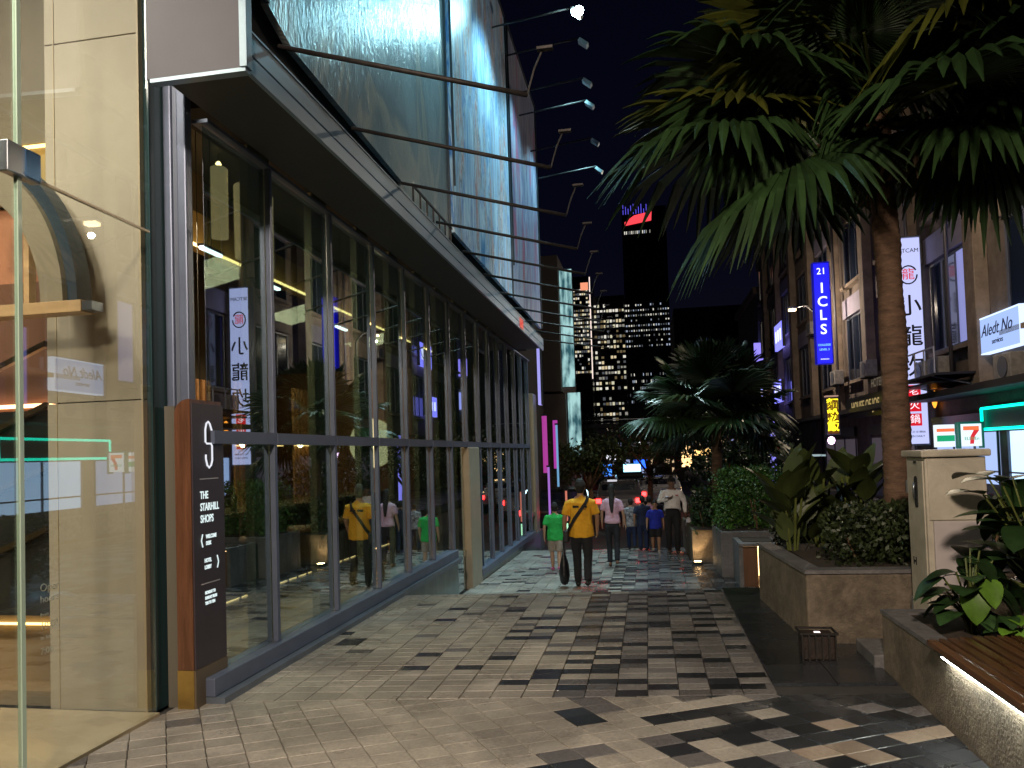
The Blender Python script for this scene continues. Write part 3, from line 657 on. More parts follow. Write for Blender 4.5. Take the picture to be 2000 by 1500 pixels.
part('emblem', t, black, (-.0135, -.0125, .28, .30, .66, .72)); part('emblem', t, black, (-.0135, -.0125, .23, .25, .66, .72)); part('emblem', t, black, (-.0137, -.0127, .251, .279, .68, .695))
# ground spotlight box
t = thing('ground_spotlight', 'small black caged floodlight box on the wet floor before the big planter', 'floodlight', loc=(1.06, 5.95, 0))
part('cage_body', t, P('rusty_black', (.028, .018, .014), .5, .3, .5, 20, .4, 60), (.02, .25, .02, .2, .0, .185), bevel=.01)
for k in range(6): part('cage_bar', t, rust, (.01 + .047 * k, .02 + .047 * k, .0, .012, .0, .20))
part('cage_rim', t, rust, (0, .27, -.004, .016, .19, .205), (0, .27, .20, .215, .19, .205), (0, .012, .017, .199, .19, .205), (.258, .27, .017, .199, .19, .205))
part('lamp_lens', t, E('small_lamp', (1, .75, .7), 2.5), (.12, .16, .07, .12, .186, .192))
# niche light box, middle planters
t = thing('planter', 'low lit concrete niche planter left of the big planter', 'planter')
part('wall', t, conc_g, (1.34, 1.40, 12.3, 13.2, -.62, .05)); part('wall', t, brown_p, (1.401, 1.62, 12.35, 12.4, -.62, .03)); part('wall', t, conc, (1.40, 1.95, 12.9, 13.2, -.62, .05)); part('top', t, conc_g, (1.34, 1.95, 12.25, 13.2, .052, .09)); part('earth', t, soil, (1.42, 1.9, 12.5, 13.1, .09, .1))
part('lamp', t, E('niche_lamp', (1.0, .60, .24), 14), (1.70, 1.76, 12.85, 12.89, -.50, -.02))
lamp('niche_uplight', 'POINT', (1.68, 12.6, -.35), 14, (1, .62, .28), size=.06)
t = thing('planter', 'grey square planter with a bright green hedge in the middle distance', 'planter')
b = MB(); b.prism([(1.16, 13.3), (2.7, 13.4), (2.7, 14.6), (1.12, 14.6)], -.66, .17, conc_g); b.build('box', t, bevel=.015); part('earth', t, soil, (1.2, 2.6, 13.45, 14.5, .171, .185))
t = thing('planter', 'far stone planter wall beside the walking guard', 'planter')
b = MB(); b.prism([(.78, 15.15), (3.0, 15.2), (3.0, 18.0), (.72, 17.9)], -.68, .02, conc); b.build('box', t, bevel=.015); part('earth', t, soil, (.85, 2.9, 15.0, 17.8, .021, .035))
t = thing('wall_uplight', 'glowing warm floor uplight at the foot of the far planter', 'lamp', loc=(.86, 14.98, -.62))
part('housing', t, black, (-.10, .10, -.08, .08, 0, .05)); part('lens', t, E('uplight_lens', (1, .66, .30), 45), (-.06, .06, -.05, .05, .051, .055))
lamp('uplight_beam', 'SPOT', (.86, 14.98, -.55), 22, (1, .66, .32), (.88, 15.2, .2), .03, 75, .5)

# ---- foliage
leaf_d = P('dark_leaf', (.018, .045, .012), .42, 0, .45, 9, island=.45, spec=.55)
leaf_y = P('olive_leaf', (.045, .062, .015), .5, 0, .3, 9, island=.4, spec=.45)
leaf_b = P('bright_leaf', (.10, .22, .02), .5, 0, .3, 9, island=.35)
leaf_h = P('hedge_leaf', (.036, .095, .010), .5, 0, .3, 4, island=.5)
palm_m = P('palm_leaf', (.021, .047, .014), .36, 0, .35, 3, island=.3, spec=.7)
palm_y = P('palm_leaf_yellow', (.062, .070, .010), .42, 0, .3, 3, island=.25, spec=.6)
palm_s = P('petiole_green', (.10, .12, .03), .4, 0, .3, 5)
trunk_m = P('palm_bark', (.115, .066, .040), .85, 0, .45, 7, .9, 26, stretch=(1, 1, 3.5), pos=False)
fib = P('palm_fibre', (.13, .075, .04), .9, 0, .5, 16, .6, 50)

def frond(parent, base, hub, R_, n=54, spread=R(150), droop=.55, mat=palm_m, cup=.12, rng=random, nrm=None):
    base, hub = Vector(base), Vector(hub); a = (hub - base); L_ = a.length; a.normalize()
    up = nrm or Vector((0, 0, 1)); s = a.cross(up)
    if s.length < .1: s = Vector((1, 0, 0))
    s.normalize(); nn = s.cross(a).normalized()
    b = MB()
    mid = (base + hub) / 2 + Vector((0, 0, .06 * L_)); b.tube([base, mid, hub], [.022, .016, .011], palm_s, 6)
    rs = [.03, .36, .70, .82, .92, 1.0]; dth = 2 * spread / n; sp = .72
    for k in range(n):
        th = -spread + dth * (k + .5); Rk = R_ * (1 - .22 * (abs(th) / spread) ** 2) * rng.uniform(.9, 1.06); limp = rng.uniform(.5, 1.5); tw_ = rng.uniform(-.07, .07)
        vs_ = []; fs = []
        for r in rs:
            rr = r * Rk; ww = r * dth * .5 * R_ if r <= sp else 1.12 * sp * dth * .5 * R_ * max(0.06, (1 - ((r - sp) / (1 - sp)) ** 1.3) )
            th2 = th + tw_ * max(0, r - sp)
            d = a * math.cos(th2) + s * math.sin(th2); pd = -a * math.sin(th2) + s * math.cos(th2)
            c = hub + d * rr + nn * (cup * rr * (1 - abs(math.cos(th))) * -1 + .10 * rr)
            sag = droop * R_ * max(0, r - .35) ** 2 * (1.0 + (limp if r > sp else 1) * .9)
            c = c - Vector((0, 0, sag))
            fold = nn * ww * .45
            vs_ += [c - pd * ww - fold, c + fold, c + pd * ww - fold]
        for i in range(len(rs) - 1):
            q = i * 3; fs += [(q, q + 1, q + 4, q + 3), (q + 1, q + 2, q + 5, q + 4)]
        b.add(vs_, fs, mat)
    return b.build('frond', parent)

def fibre_skirt(parent, c, r, z0, z1, n, rng):
    b = MB()
    for k in range(n):
        a = rng.uniform(0, 6.28); z = rng.uniform(z0, z1); l = rng.uniform(.12, .34); rr = r * rng.uniform(.95, 1.25)
        p = Vector((c[0] + rr * math.cos(a), c[1] + rr * math.sin(a), z)); o = Vector((math.cos(a), math.sin(a), 0)); s_ = Vector((-o.y, o.x, 0)) * rng.uniform(.008, .03)
        q = p + o * l * .35 + Vector((rng.uniform(-.06, .06), rng.uniform(-.06, .06), l * rng.uniform(-.6, .8)))
        b.add([p - s_, p + s_, q + s_ * .3, q - s_ * .3], [(0, 1, 2, 3)], fib)
    return tag(b.build('fibre_skirt', parent), kind='stuff')

def palm(name, label, loc, h, tr, explicit, nrand, R_, pet, rng, skirt=120, mats=(palm_m, palm_y), py=.3, elev=(-38, 78), fans=()):
    t = thing(name, label, 'palm tree', 'fan palms along the walk', loc=loc)
    b = MB(); prof = []; nz = int(h / .035)
    for i in range(nz + 1):
        z = h * i / nz; r = tr * (1.12 - .16 * (z / h)) * (1 + .05 * (i % 2)) * (1 + .05 * math.sin(z * 7)); 
        if z > h * .8: r *= 1 + .10 * math.sin((z / h - .8) / .2 * math.pi)
        prof.append((r, z))
    b.lathe(prof, (0, 0, 0), trunk_m, 20)
    for i in range(len(b.v)):
        x, y, z = b.v[i]; q = 1 + .05 * mnoise.noise(Vector((x * 9, y * 9, z * 9))); b.v[i] = (x * q + .05 * math.sin(z * .8), y * q, z)
    b.build('trunk', t, True)
    top = Vector((.05 * math.sin(h * .8), 0, h))
    if skirt: fibre_skirt(t, top, tr * .95, h - .75, h + .1, skirt, rng)
    for (hx, hy, hz, rr, dr, m) in fans:
        frond(t, top - Vector((0, 0, .15)), top + Vector((hx, hy, hz)), rr, n=58, droop=dr, mat=mats[m], rng=rng, nrm=Vector((.1, -1, .25)), cup=.05)
    for k in range(2 if skirt > 100 else 0):
        az = (200, 330, 265)[k]; d = Vector((math.cos(R(az)) * .55, math.sin(R(az)) * .55, -.62))
        frond(t, top - Vector((0, 0, .25)), top + d * (.42 + .1 * k), .55, n=30, droop=1.0, mat=P('dead_frond', (.07, .045, .022), .8, 0, .3, 8, island=.3), rng=rng)
    for (az, el, pl, rr, dr, m) in explicit:
        d = Vector((math.cos(R(az)) * math.cos(R(el)), math.sin(R(az)) * math.cos(R(el)), math.sin(R(el))))
        frond(t, top + d * .05 - Vector((0, 0, .1)), top + d * pl, rr, droop=dr, mat=mats[m], rng=rng)
    for k in range(nrand):
        az = 137.5 * k + rng.uniform(-15, 15); el = elev[0] + (elev[1] - elev[0]) * ((k + .5) / nrand) ** .9 + rng.uniform(-5, 5)
        d = Vector((math.cos(R(az)) * math.cos(R(el)), math.sin(R(az)) * math.cos(R(el)), math.sin(R(el))))
        frond(t, top + d * .05 - Vector((0, 0, .12)), top + d * pet * rng.uniform(.8, 1.15), R_ * rng.uniform(.85, 1.1), n=52, droop=rng.uniform(.16, .36) + (.2 if el < 0 else 0), mat=mats[1] if rng.random() < py else mats[0], rng=rng)
    return t
palm('fan_palm', 'tall fan palm with rusty lit trunk in the big planter on the right', (2.19, 7.4, .55), 4.1, .106,
     [(178, 42, 1.05, 1.30, .30, 1), (196, 14, 1.15, 1.30, .45, 0), (182, -6, 1.35, 1.30, .55, 0), (205, -34, 1.05, 1.2, .6, 0), (172, 62, 1.1, 1.3, .35, 0),
      (250, 20, .95, 1.1, .6, 0), (300, 10, 1.0, 1.2, .5, 1), (335, 30, 1.1, 1.3, .45, 1), (350, -10, 1.1, 1.25, .6, 0), (320, -30, 1.0, 1.1, .6, 0)],
     15, 1.18, 1.0, random.Random(5), skirt=170, fans=[(-.62, -.25, .72, 1.15, .16, 1), (-.95, -.2, .15, 1.15, .30, 0), (.62, -.3, .35, 1.15, .22, 1), (.1, -.3, 1.0, 1.2, .18, 0), (-.25, -.35, .05, .95, .40, 0), (.85, -.1, -.15, 1.1, .35, 0)])
palm('fan_palm', 'smaller dark fan palm farther down the walk behind the hedge', (1.34, 16.0, -.02), 2.35, .10, [], 26, 1.0, .85, random.Random(9), skirt=60, py=.1, elev=(-30, 80))

# broad leaves (one shared mesh per kind, each leaf an object)
def leaf_mesh(name, L_, W_, m, curl=.25, round_=False):
    b = MB(); n = 9; vs_ = []; fs = []
    b.tube([(0, -.35 * L_, -.02), (0, -.1 * L_, 0), (0, 0, 0)], .0035, m, 4)
    i0 = []
    for i in range(n + 1):
        u = i / n; wd = W_ * .5 * (math.sin(math.pi * min(1, u ** (.62 if round_ else .8))) ** (.7 if round_ else .85)) + .0015
        y = L_ * u; z = -curl * L_ * u * u
        for q in (-1, -.5, 0, .5, 1): vs_.append((q * wd, y, z + abs(q) * wd * .38 - (q * q) * wd * .2 + .004 * math.sin(9 * u * math.pi) * abs(q)))
    for i in range(n):
        for j in range(4): fs.append((i * 5 + j, i * 5 + j + 1, (i + 1) * 5 + j + 1, (i + 1) * 5 + j))
    b.add(vs_, fs, m); o = b.build(name, None, True); me = o.data; bpy.data.objects.remove(o); return me
def put_leaf(me, parent, p, az, tilt, s, rollr=0):
    o = bpy.data.objects.new('leaf', me); col.objects.link(o); o.parent = parent; o.location = p
    o.rotation_euler = (Matrix.Rotation(R(az), 3, 'Z') @ Matrix.Rotation(R(tilt), 3, 'X') @ Matrix.Rotation(R(rollr), 3, 'Y')).to_euler(); o.scale = (s, s, s); return o
paddle = leaf_mesh('paddle_leaf', .42, .23, leaf_y, .18)
big_r = leaf_mesh('broad_leaf', .26, .21, leaf_d, .3, True)
big_b = leaf_mesh('lime_leaf', .22, .19, leaf_b, .35, True)
rr = random.Random(3)
for pi, (cx, cy_, n, lbl, wd, zt) in enumerate(((1.35, 7.75, 26, 'paddle-leaved shrub at the left end of the big planter', .20, .95), (1.66, 8.0, 30, 'tall paddle-leaved shrub behind the dark hedge', .22, 1.05), (1.98, 7.9, 24, 'paddle-leaved shrub touching the tall palm trunk', .18, 1.0))):
    t = thing('broadleaf_shrub', lbl, 'shrub', 'paddle-leaved shrubs in the big planter', loc=(cx, cy_, .58))
    b = MB()
    for q in range(6): a = q; b.tube([(.04 * math.cos(a), .04 * math.sin(a), 0), (.12 * math.cos(a), .12 * math.sin(a), zt * .7)], .01, palm_s, 5)
    b.build('stem', t)
    for k in range(n):
        a = rr.uniform(0, 360); r = rr.uniform(.02, wd); z = rr.uniform(.05, zt - .25)
        put_leaf(paddle, t, (r * math.cos(R(a)), r * math.sin(R(a)), z), a - 90 + rr.uniform(-40, 40), rr.uniform(38, 82), rr.uniform(.7, 1.1), rr.uniform(-30, 30))
def leafy_plant(label, loc, pts, mats_, group='broad-leaved plants above the bench', s0=.9):
    t = thing('broadleaf_plant', label, 'plant', group, loc=loc); b = MB()
    for (x, y, z, az, tilt, s, kind) in pts: b.tube([(x * .1, y * .1, 0), (x * .4, y * .4, z * .6), (x, y, z)], .006, palm_s, 4)
    b.build('stem', t)
    for (x, y, z, az, tilt, s, kind) in pts: put_leaf(mats_[kind], t, (x, y, z), az, tilt, s * s0)
    return t
def rpts(n, rad, z0, z1, rng, lime=.08):
    out = []
    for k in range(n):
        a = rng.uniform(0, 360); r = rad * math.sqrt(rng.random()); z = rng.uniform(z0, z1)
        out.append((r * math.cos(R(a)), r * math.sin(R(a)), z, a - 90 + rng.uniform(-25, 25), rng.uniform(-45, 30), rng.uniform(.7, 1.15), 1 if rng.random() < lime else 0))
    return out
leafy_plant('dark broad-leaved plant in front of the cream cabinet with one lime leaf', (1.93, 5.15, .40), rpts(26, .16, .12, .52, random.Random(1), 0) + [(-.04, -.16, .30, 175, -62, 1.0, 1), (.03, -.14, .36, 190, -40, .9, 1)], (big_r, big_b))
leafy_plant('tall broad-leaved plant overhanging the right side of the cabinet', (2.36, 5.25, .60), rpts(40, .28, .10, .78, random.Random(2), .04), (big_r, big_b), s0=1.1)
leafy_plant('broad-leaved plant at the right picture edge above the bench', (2.55, 4.7, .60), rpts(40, .26, .05, .62, random.Random(4), .03), (big_r, big_b))
leafy_plant('small leafy sprout on the soil at the end of the bench', (2.08, 4.98, .40), rpts(9, .08, .03, .16, random.Random(6), .5), (big_r, big_b), s0=.5)
leafy_plant('broad-leaved plant filling the bed behind the planter wall', (2.75, 5.5, .5), rpts(34, .3, .05, .55, random.Random(8), 0), (big_r, big_b))
def hedge(label, x0, x1, y0, y1, z0, z1, n, m, ls, seed, twig=True):
    rng = random.Random(seed); b = MB(); cx, cy_, cz = (x0 + x1) / 2, (y0 + y1) / 2, (z0 + z1) / 2
    hx, hy, hz = (x1 - x0) / 2, (y1 - y0) / 2, (z1 - z0) / 2
    for k in range(n):
        d = Vector((rng.uniform(-1, 1), rng.uniform(-1, 1), rng.uniform(-1, 1))); mx = max(abs(d.x), abs(d.y), abs(d.z)); d = d / mx
        d = d * (rng.uniform(.55, 1.0) if rng.random() < .8 else rng.uniform(.2, .6))
        nz = 1 + .16 * mnoise.noise(Vector((d.x * 3 + seed, d.y * 3, d.z * 3)))
        if d.z > 0: d = Vector((d.x * (1 - .15 * d.z ** 3), d.y * (1 - .15 * d.z ** 3), d.z))
        p = Vector((cx + d.x * hx * nz, cy_ + d.y * hy * nz, cz + d.z * hz * nz))
        a = Vector((rng.gauss(0, 1), rng.gauss(0, 1), rng.gauss(.4, 1))).normalized(); s = a.cross(Vector((rng.gauss(0, 1), rng.gauss(0, 1), rng.gauss(0, 1)))).normalized(); l = ls * rng.uniform(.6, 1.3)
        b.add([p, p + a * l * .5 + s * l * .28, p + a * l, p + a * l * .5 - s * l * .28], [(0, 1, 2, 3)], m)
    t = thing('hedge', label, 'hedge', loc=(0, 0, 0)); b.build('foliage', t)
    tr = MB()
    for k in range(10):
        x = rng.uniform(x0 + .1 * hx, x1 - .1 * hx); y = rng.uniform(y0, y1); tr.tube([(x, y, z0), (x + rng.uniform(-.1, .1), y, cz)], .01, fib, 4)
    tr.build('stems', t); return t
hedge('dark clipped hedge along the front of the big planter', 1.50, 3.4, 6.68, 7.25, .57, 1.08, 9000, P('dark_hedge_leaf', (.022, .034, .010), .5, 0, .3, 4, island=.5), .05, 1)
hedge('bright green rounded hedge in the grey planter', 1.12, 2.55, 13.35, 14.5, .19, 1.22, 9000, leaf_h, .06, 2)
hedge('dark bushy hedge behind the far stone planter', .85, 2.9, 15.1, 17.6, .0, .75, 8000, leaf_d, .09, 3)
hedge('drooping dark shrub in front of the niche planter', 1.38, 2.6, 8.6, 9.6, .1, .95, 8000, P('dark_hedge_leaf', (.022, .034, .010)), .06, 4)

# ================================================================== RIGHT: SHOPHOUSE BUILDING
FX = 8.4
sh = thing('shophouse_building', 'old brown four-storey shophouse block with pilasters and projecting signs', 'building')
wallm = P('stained_brown_render', (.17, .135, .115), .85, 0, .35, 1.6, .4, 20)
pilm = P('tan_pilaster_render', (.26, .20, .155), .85, 0, .3, 2, .4, 20)
lilp = P('lilac_lit_spandrel', (.30, .27, .36), .7, 0, .15, 2)  # lilac light falling on the spandrels is put into their colour
winm = P('dark_window_glass', (.012, .018, .035), .12, 0, spec=.8)
winf = P('window_frame_paint', (.10, .11, .15), .5)
part('wall', sh, wallm, (FX + .06, FX + 8, 14, 57, -.5, 15.5))
floors = [(4.15, 6.75), (8.1, 10.6), (11.9, 14.3)]
yb = 16.15
k = 0
while yb < 55:
    part('pilaster', sh, pilm, (FX - .28, FX + .058, yb - .48, yb + .12, 2.9, 15.3), bevel=.02)
    for fi, (z0, z1) in enumerate(floors):
        wy0, wy1 = yb + .35, yb + 3.15
        fr = MB()
        fr.box(FX - .02, FX + .055, wy0, wy1, z1 - .07, z1, winf); fr.box(FX - .02, FX + .055, wy0, wy1, z0, z0 + .07, winf)
        for q in range(4): fr.box(FX - .03, FX + .054, wy0 + q * (wy1 - wy0 - .06) / 3, wy0 + .06 + q * (wy1 - wy0 - .06) / 3, z0 + .071, z1 - .071, winf)
        w_ = fr.build('window', sh)
        for q in range(3):
            a0 = wy0 + .061 + q * (wy1 - wy0 - .06) / 3; a1 = wy0 - .001 + (q + 1) * (wy1 - wy0 - .06) / 3
            lit = (k == 1 and fi == 0 and q == 0)
            part('pane', w_, E('violet_window_glow', (.42, .45, 1.0), .55) if lit else winm, (FX, FX + .01, a0, a1, z0 + .075, z1 - .075))
        part('spandrel', sh, lilp if (k + fi) % 2 else pilm, (FX - .14, FX + .057, wy0 - .1, wy1 + .1, z1 + .02, z1 + .78))
        part('sill', sh, pilm, (FX - .2, FX + .056, wy0 - .12, wy1 + .12, z0 - .14, z0 - .02))
    yb += 4.75; k += 1
part('canopy_slab', sh, P('dark_canopy', (.03, .028, .03), .7), (FX - 1.0, FX + .05, 14, 56, 2.72, 2.88))
part('parapet', sh, pilm, (FX - .3, FX + .05, 14, 57, 15.4, 15.9))
# shopfronts
def shopfront(label, y0, y1, m, s, z1=2.25):
    t = thing('shopfront', label, 'shop', 'ground floor shops of the shophouse block', loc=(FX, y0, -.48)); L_ = y1 - y0
    part('lit_interior', t, m, (.03, .055, .1, L_ - .1, .95, z1)); part('goods_front', t, P('shop_goods', (.20, .22, .30), .6, 0, .6, 9), (.03, .055, .1, L_ - .1, .1, .945))
    for q in range(4): part('upright', t, winf, (-.02, .028, .05 + q * (L_ - .14) / 3, .09 + q * (L_ - .14) / 3, .0, z1 + .1))
    part('shelf', t, steel, (-.01, .025, .1, L_ - .1, .7, .74), (-.01, .025, .1, L_ - .1, 1.25, 1.29))
    part('fascia_board', t, s, (-.06, .02, 0, L_, z1 + .12, z1 + .5)); return t
cool_in = E('convenience_glow', (.50, .72, 1.0), 1.7)
shopfront('brilliantly lit blue-white convenience shop near the right edge', 15.0, 19.8, cool_in, E('green_fascia', (.1, .9, .6), .15))
shopfront('blue-white lit shop behind the cream cabinet', 20.2, 24.4, E('shop_glow_dim', (.45, .6, 1.0), 1.0), dark_int)
shopfront('dim shop with gilt letters beyond the tall palm', 26.0, 31.0, E('shop_glow_dark', (.5, .4, .5), .10), dark_int)
shopfront('dim far shop under the blue sign', 33.0, 38.5, E('shop_glow_dark', (.5, .4, .5)), dark_int)
# clutter on the facade
ac0 = None
for i, (y, z, lbl) in enumerate(((18.6, 2.9, 'air conditioner on the ledge below the white script sign'), (23.9, 3.3, 'air conditioner beside the foot of the white vertical sign'), (22.7, 3.3, 'air conditioner right of its twin under the lit window'), (24.6, 6.9, 'air conditioner high on the pilaster by the vertical sign'), (29.5, 4.0, 'air conditioner under the blue-lit window'), (34.2, 4.1, 'air conditioner near the blue vertical sign'), (38.5, 6.9, 'air conditioner far along the facade'))):
    if ac0 is None:
        ac0 = thing('air_conditioner', '', 'air conditioner', 'air conditioners on the shophouse facade'); o = ac0
        part('casing', ac0, P('dirty_white_metal', (.30, .28, .27), .6, 0, .3, 6), (-.38, 0, -.42, .42, 0, .6), bevel=.02)
        b = MB(); b.lathe([(.22, 0), (.24, .02), (.20, .02)], (0, 0, 0), winf, 16); q = b.build('fan_grille', ac0); q.rotation_euler = (0, R(-90), 0); q.location = (-.382, -.08, .3)
        part('bracket', ac0, rust, (-.42, .03, -.3, -.26, -.06, -.01)); part('bracket', ac0, rust, (-.42, .03, .26, .3, -.06, -.01))
    else: o = copy_tree(ac0)
    o.location = (FX - .16, y, z); o['label'] = lbl
def pipe(label, pts, r): t = MB(); t.tube(pts, r, P('grey_pipe', (.14, .13, .15), .5, .3), 6); tag(t.build('drain_pipe', None, True), label, 'pipe', 'drain pipes on the shophouse facade')
pipe('grey drain pipe beside the white vertical sign', [(FX - .35, 24.9, 2.9), (FX - .35, 24.9, 14)], .05)
pipe('grey drain pipe right of the lit window bay', [(FX - .35, 21.9, 2.9), (FX - .35, 21.9, 14)], .05)
pipe('grey drain pipe far along the facade', [(FX - .35, 34.0, 2.9), (FX - .35, 34.0, 14)], .06)
t = thing('roller_awning', 'dark folded awning frame sticking out above the shops', 'awning', loc=(FX - 1.2, 20.6, 2.95))
part('fabric', t, P('dark_awning_cloth', (.02, .018, .03), .8), (0, 1.15, 0, 3.0, .3, .36)); part('fabric', t, dark_int, (0, 1.15, .3, 2.8, .12, .17))
for q in range(3): b = MB(); b.tube([(.0, .2 + 1.3 * q, .28), (1.15, .2 + 1.3 * q, -.02)], .02, winf, 5); b.build('bracket', t)
b = MB(); 
for q in range(4): b.box(.0 , .03, .1 + .7 * q, .14 + .7 * q, .37, 1.0, P('pale_rail', (.42, .42, .5), .5))
b.box(.0, .03, .1, 2.3, 1.0, 1.04, P('pale_rail', (.42, .42, .5))); b.build('rail', t)

# ---- signs
def box_sign(name, label, loc, sx_, sy_, sz_, facem, side=None):
    t = thing(name, label, 'sign', loc=loc); part('light_box', t, facem, (0, sx_, 0, sy_, 0, sz_), bevel=.01)
    fm = side or winf
    part('frame', t, fm, (-.03, -.001, -.02, sy_ + .02, -.02, sz_ + .02), (sx_ + .001, sx_ + .03, -.02, sy_ + .02, -.02, sz_ + .02), (-.03, sx_ + .03, -.02, sy_ + .02, sz_ + .021, sz_ + .05), (-.03, sx_ + .03, -.02, sy_ + .02, -.05, -.021))
    return t
ink = P('sign_ink', (.01, .01, .02), .6); redi = E('sign_red', (1, .01, .03), .75); 
white_face = E('violet_white_sign_glow', (.56, .60, 1.0), 1.05)
t = box_sign('vertical_sign', 'tall violet-white vertical lightbox with black brush characters and red seals', (7.42, 24.0, 1.52), .70, .28, 6.1, white_face)
for c, z, s, m in (('小', 4.05, .66, ink), ('龍', 3.15, .66, ink), ('坎', 2.25, .66, ink)):
    o = text(c, t, m, (.35, -.004, z), s, '-y', off=.006)
    o = text(c, t, m, (.704, .14, z), .3, '+x')
ring = MB(); ring.tube([(.35 + .24 * math.cos(a), -.012, 5.0 + .27 * math.sin(a)) for a in [i * .36 + .5 for i in range(17)]], .022, ink, 5); ring.build('emblem_ring', t)
text('龍', t, redi, (.35, -.006, 5.0), .36, '-y'); text('SETCAM', t, ink, (.35, -.004, 5.72), .17, '-y')
for c, z in (('老', 1.55), ('火', 1.13), ('鍋', .71)):
    part('red_seal', t, redi, (.17, .53, -.008, -.001, z - .18, z + .18), bevel=.003); text(c, t, E('seal_white', (.9, .9, 1), 1.2), (.35, -.010, z), .28, '-y')
text('TEL 2110 8866', t, ink, (.35, -.004, .35), .085, '-y'); text('OPEN DAILY', t, ink, (.35, -.004, .22), .085, '-y')
blue_f = E('deep_blue_sign_glow', (.012, .012, 1.0), 1.25); lw_ = E('sign_letter_white', (.85, .92, 1.0), 1.7)
t = box_sign('vertical_sign', 'deep blue vertical lightbox with white serif letters ICLS', (5.98, 28.0, 4.45), .50, .25, 3.5, blue_f, E('blue_side_glow', (.01, .01, .8), .4))
text('21', t, lw_, (.25, -.004, 3.22), .32, '-y')
for c, z in (('I', 2.62), ('C', 2.14), ('L', 1.66), ('S', 1.16)):
    o = text(c, t, lw_, (.25, -.004, z), .50, '-y', off=.006)
text('COLLEGE', t, E('cyan_small_letters', (.3, .85, 1), 1.3), (.25, -.004, .62), .1, '-y'); text('LEVEL 3', t, E('cyan_small_letters', (.3, .85, 1), 1.3), (.25, -.004, .46), .1, '-y'); text('ENTRANCE', t, lw_, (.25, -.004, .12), .055, '-y')
t = box_sign('vertical_sign', 'small yellow glowing vertical sign with three square characters', (6.66, 30.0, 1.98), .40, .3, 1.32, P('amber_box', (.12, .05, .01), .5, emit=(1, .35, .02), estr=.10))
yl = E('yellow_character_glow', (1.0, .86, .02), 2.4)
for c, z in (('麵', 1.08), ('粉', .67), ('飯', .26)):
    o = text(c, t, yl, (.20, -.006, z), .42, '-y', off=.012)
part('roof_strip', t, E('pale_orange_strip', (1, .6, .45), .4), (-.02, .42, -.02, .3, 1.38, 1.43))
t = thing('round_shop_lamp', 'round pink-white glowing lamp below the yellow sign', 'lamp', loc=(6.72, 29.8, 1.72))
b = MB(); b.lathe([(.02, .15), (.1, .11), (.14, 0), (.1, -.11), (.02, -.15)], (0, 0, 0), E('pink_ball_glow', (1, .62, 1), 4), 14); b.build('globe', t, True); part('bracket', t, black, (-.01, .01, -.01, .01, .15, .3))
t = thing('script_sign', 'pale blue-white rectangular lightbox with grey handwriting on the right', 'sign', loc=(FX - .2, 18.42, 3.70))
part('light_box', t, E('pale_blue_sign_glow', (.40, .56, 1.0), 1.05), (0, .18, 0, 2.25, 0, .84), bevel=.015)
part('frame', t, E('sign_rim_glow', (.6, .72, 1), 1.5), (-.01, .19, -.03, -.001, -.03, .87), (-.01, .19, 2.251, 2.28, -.03, .87), (-.01, .19, 0, 2.25, .841, .87), (-.01, .19, 0, 2.25, -.03, -.001))
gi = P('grey_ink', (.05, .07, .16), .6)
o = text('Aledt No', t, gi, (-.004, 1.15, .52), .42, '-x', shear=.35)
text('services', t, gi, (-.004, 1.1, .22), .18, '-x')
part('bracket', t, black, (.181, .5, .3, .36, .1, .16)); part('bracket', t, black, (.181, .5, 1.9, 1.96, .1, .16))
t = thing('vertical_sign', 'violet lit vertical panel cut by the right picture edge', 'sign', loc=(FX - .5, 16.7, 3.2)); part('light_box', t, E('violet_panel_glow', (.35, .38, 1), .9), (0, .2, 0, .35, 0, 1.9)); part('frame', t, winf, (-.02, .22, -.05, -.001, -.03, 1.93), (-.02, .22, .351, .40, -.03, 1.93))
t = thing('neon_frame_sign', 'turquoise neon rectangle outline above the bright shop', 'sign', loc=(FX - .12, 16.6, 1.84))
b = MB(); b.tube([(0, 0, 0), (0, 4.2, 0), (0, 4.2, .52), (0, 0, .52), (0, 0, 0)], .035, E('turquoise_neon', (.0, .95, .62), 2.6), 8); b.build('neon_tube', t); part('back_board', t, P('dark_green_board', (.01, .05, .045), .5), (.05, .08, -.05, 4.25, -.05, .57))
# convenience store signs with stripes and numeral
for (x, lab_, wdt, num) in ((7.14, 'left striped orange, red and green lightbox beside the numeral sign', .43, False), (7.70, 'green-rimmed lightbox with a big orange and red 7', .48, True)):
    t = thing('store_sign', lab_, 'sign', 'convenience store lightboxes', loc=(x, 20.6, 1.43))
    part('light_box', t, E('store_white', (.80, .90, 1), 1.15), (0, wdt, 0, .2, 0, .56), bevel=.006)
    if num:
        part('frame', t, E('store_green_rim', (.0, .18, .12), .5), (-.05, -.001, -.02, .2, -.05, .61), (wdt + .001, wdt + .05, -.02, .2, -.05, .61), (0, wdt, -.02, .2, .561, .61))
        b = MB(); b.poly([(.06, -.008, .50), (.42, -.008, .50), (.42, -.008, .40), (.06, -.008, .40)][::-1], E('store_orange', (1, .18, .05), 1)); b.build('orange_bar', t)
        b = MB(); b.poly([(.30, -.010, .40), (.43, -.010, .40), (.32, -.010, .25), (.29, -.010, .06), (.20, -.010, .06), (.22, -.010, .25)][::-1], redi); b.build('numeral', t)
        text('ELEVEn', t, E('store_green', (0, .5, .2), .8), (.25, -.012, .19), .11, '-y')
    else:
        part('stripe', t, E('store_orange', (1, .18, .05), 1), (.01, wdt - .01, -.008, -.001, .38, .46)); part('stripe', t, E('store_green', (0, .5, .2), .8), (.01, wdt - .01, -.008, -.001, .14, .29))
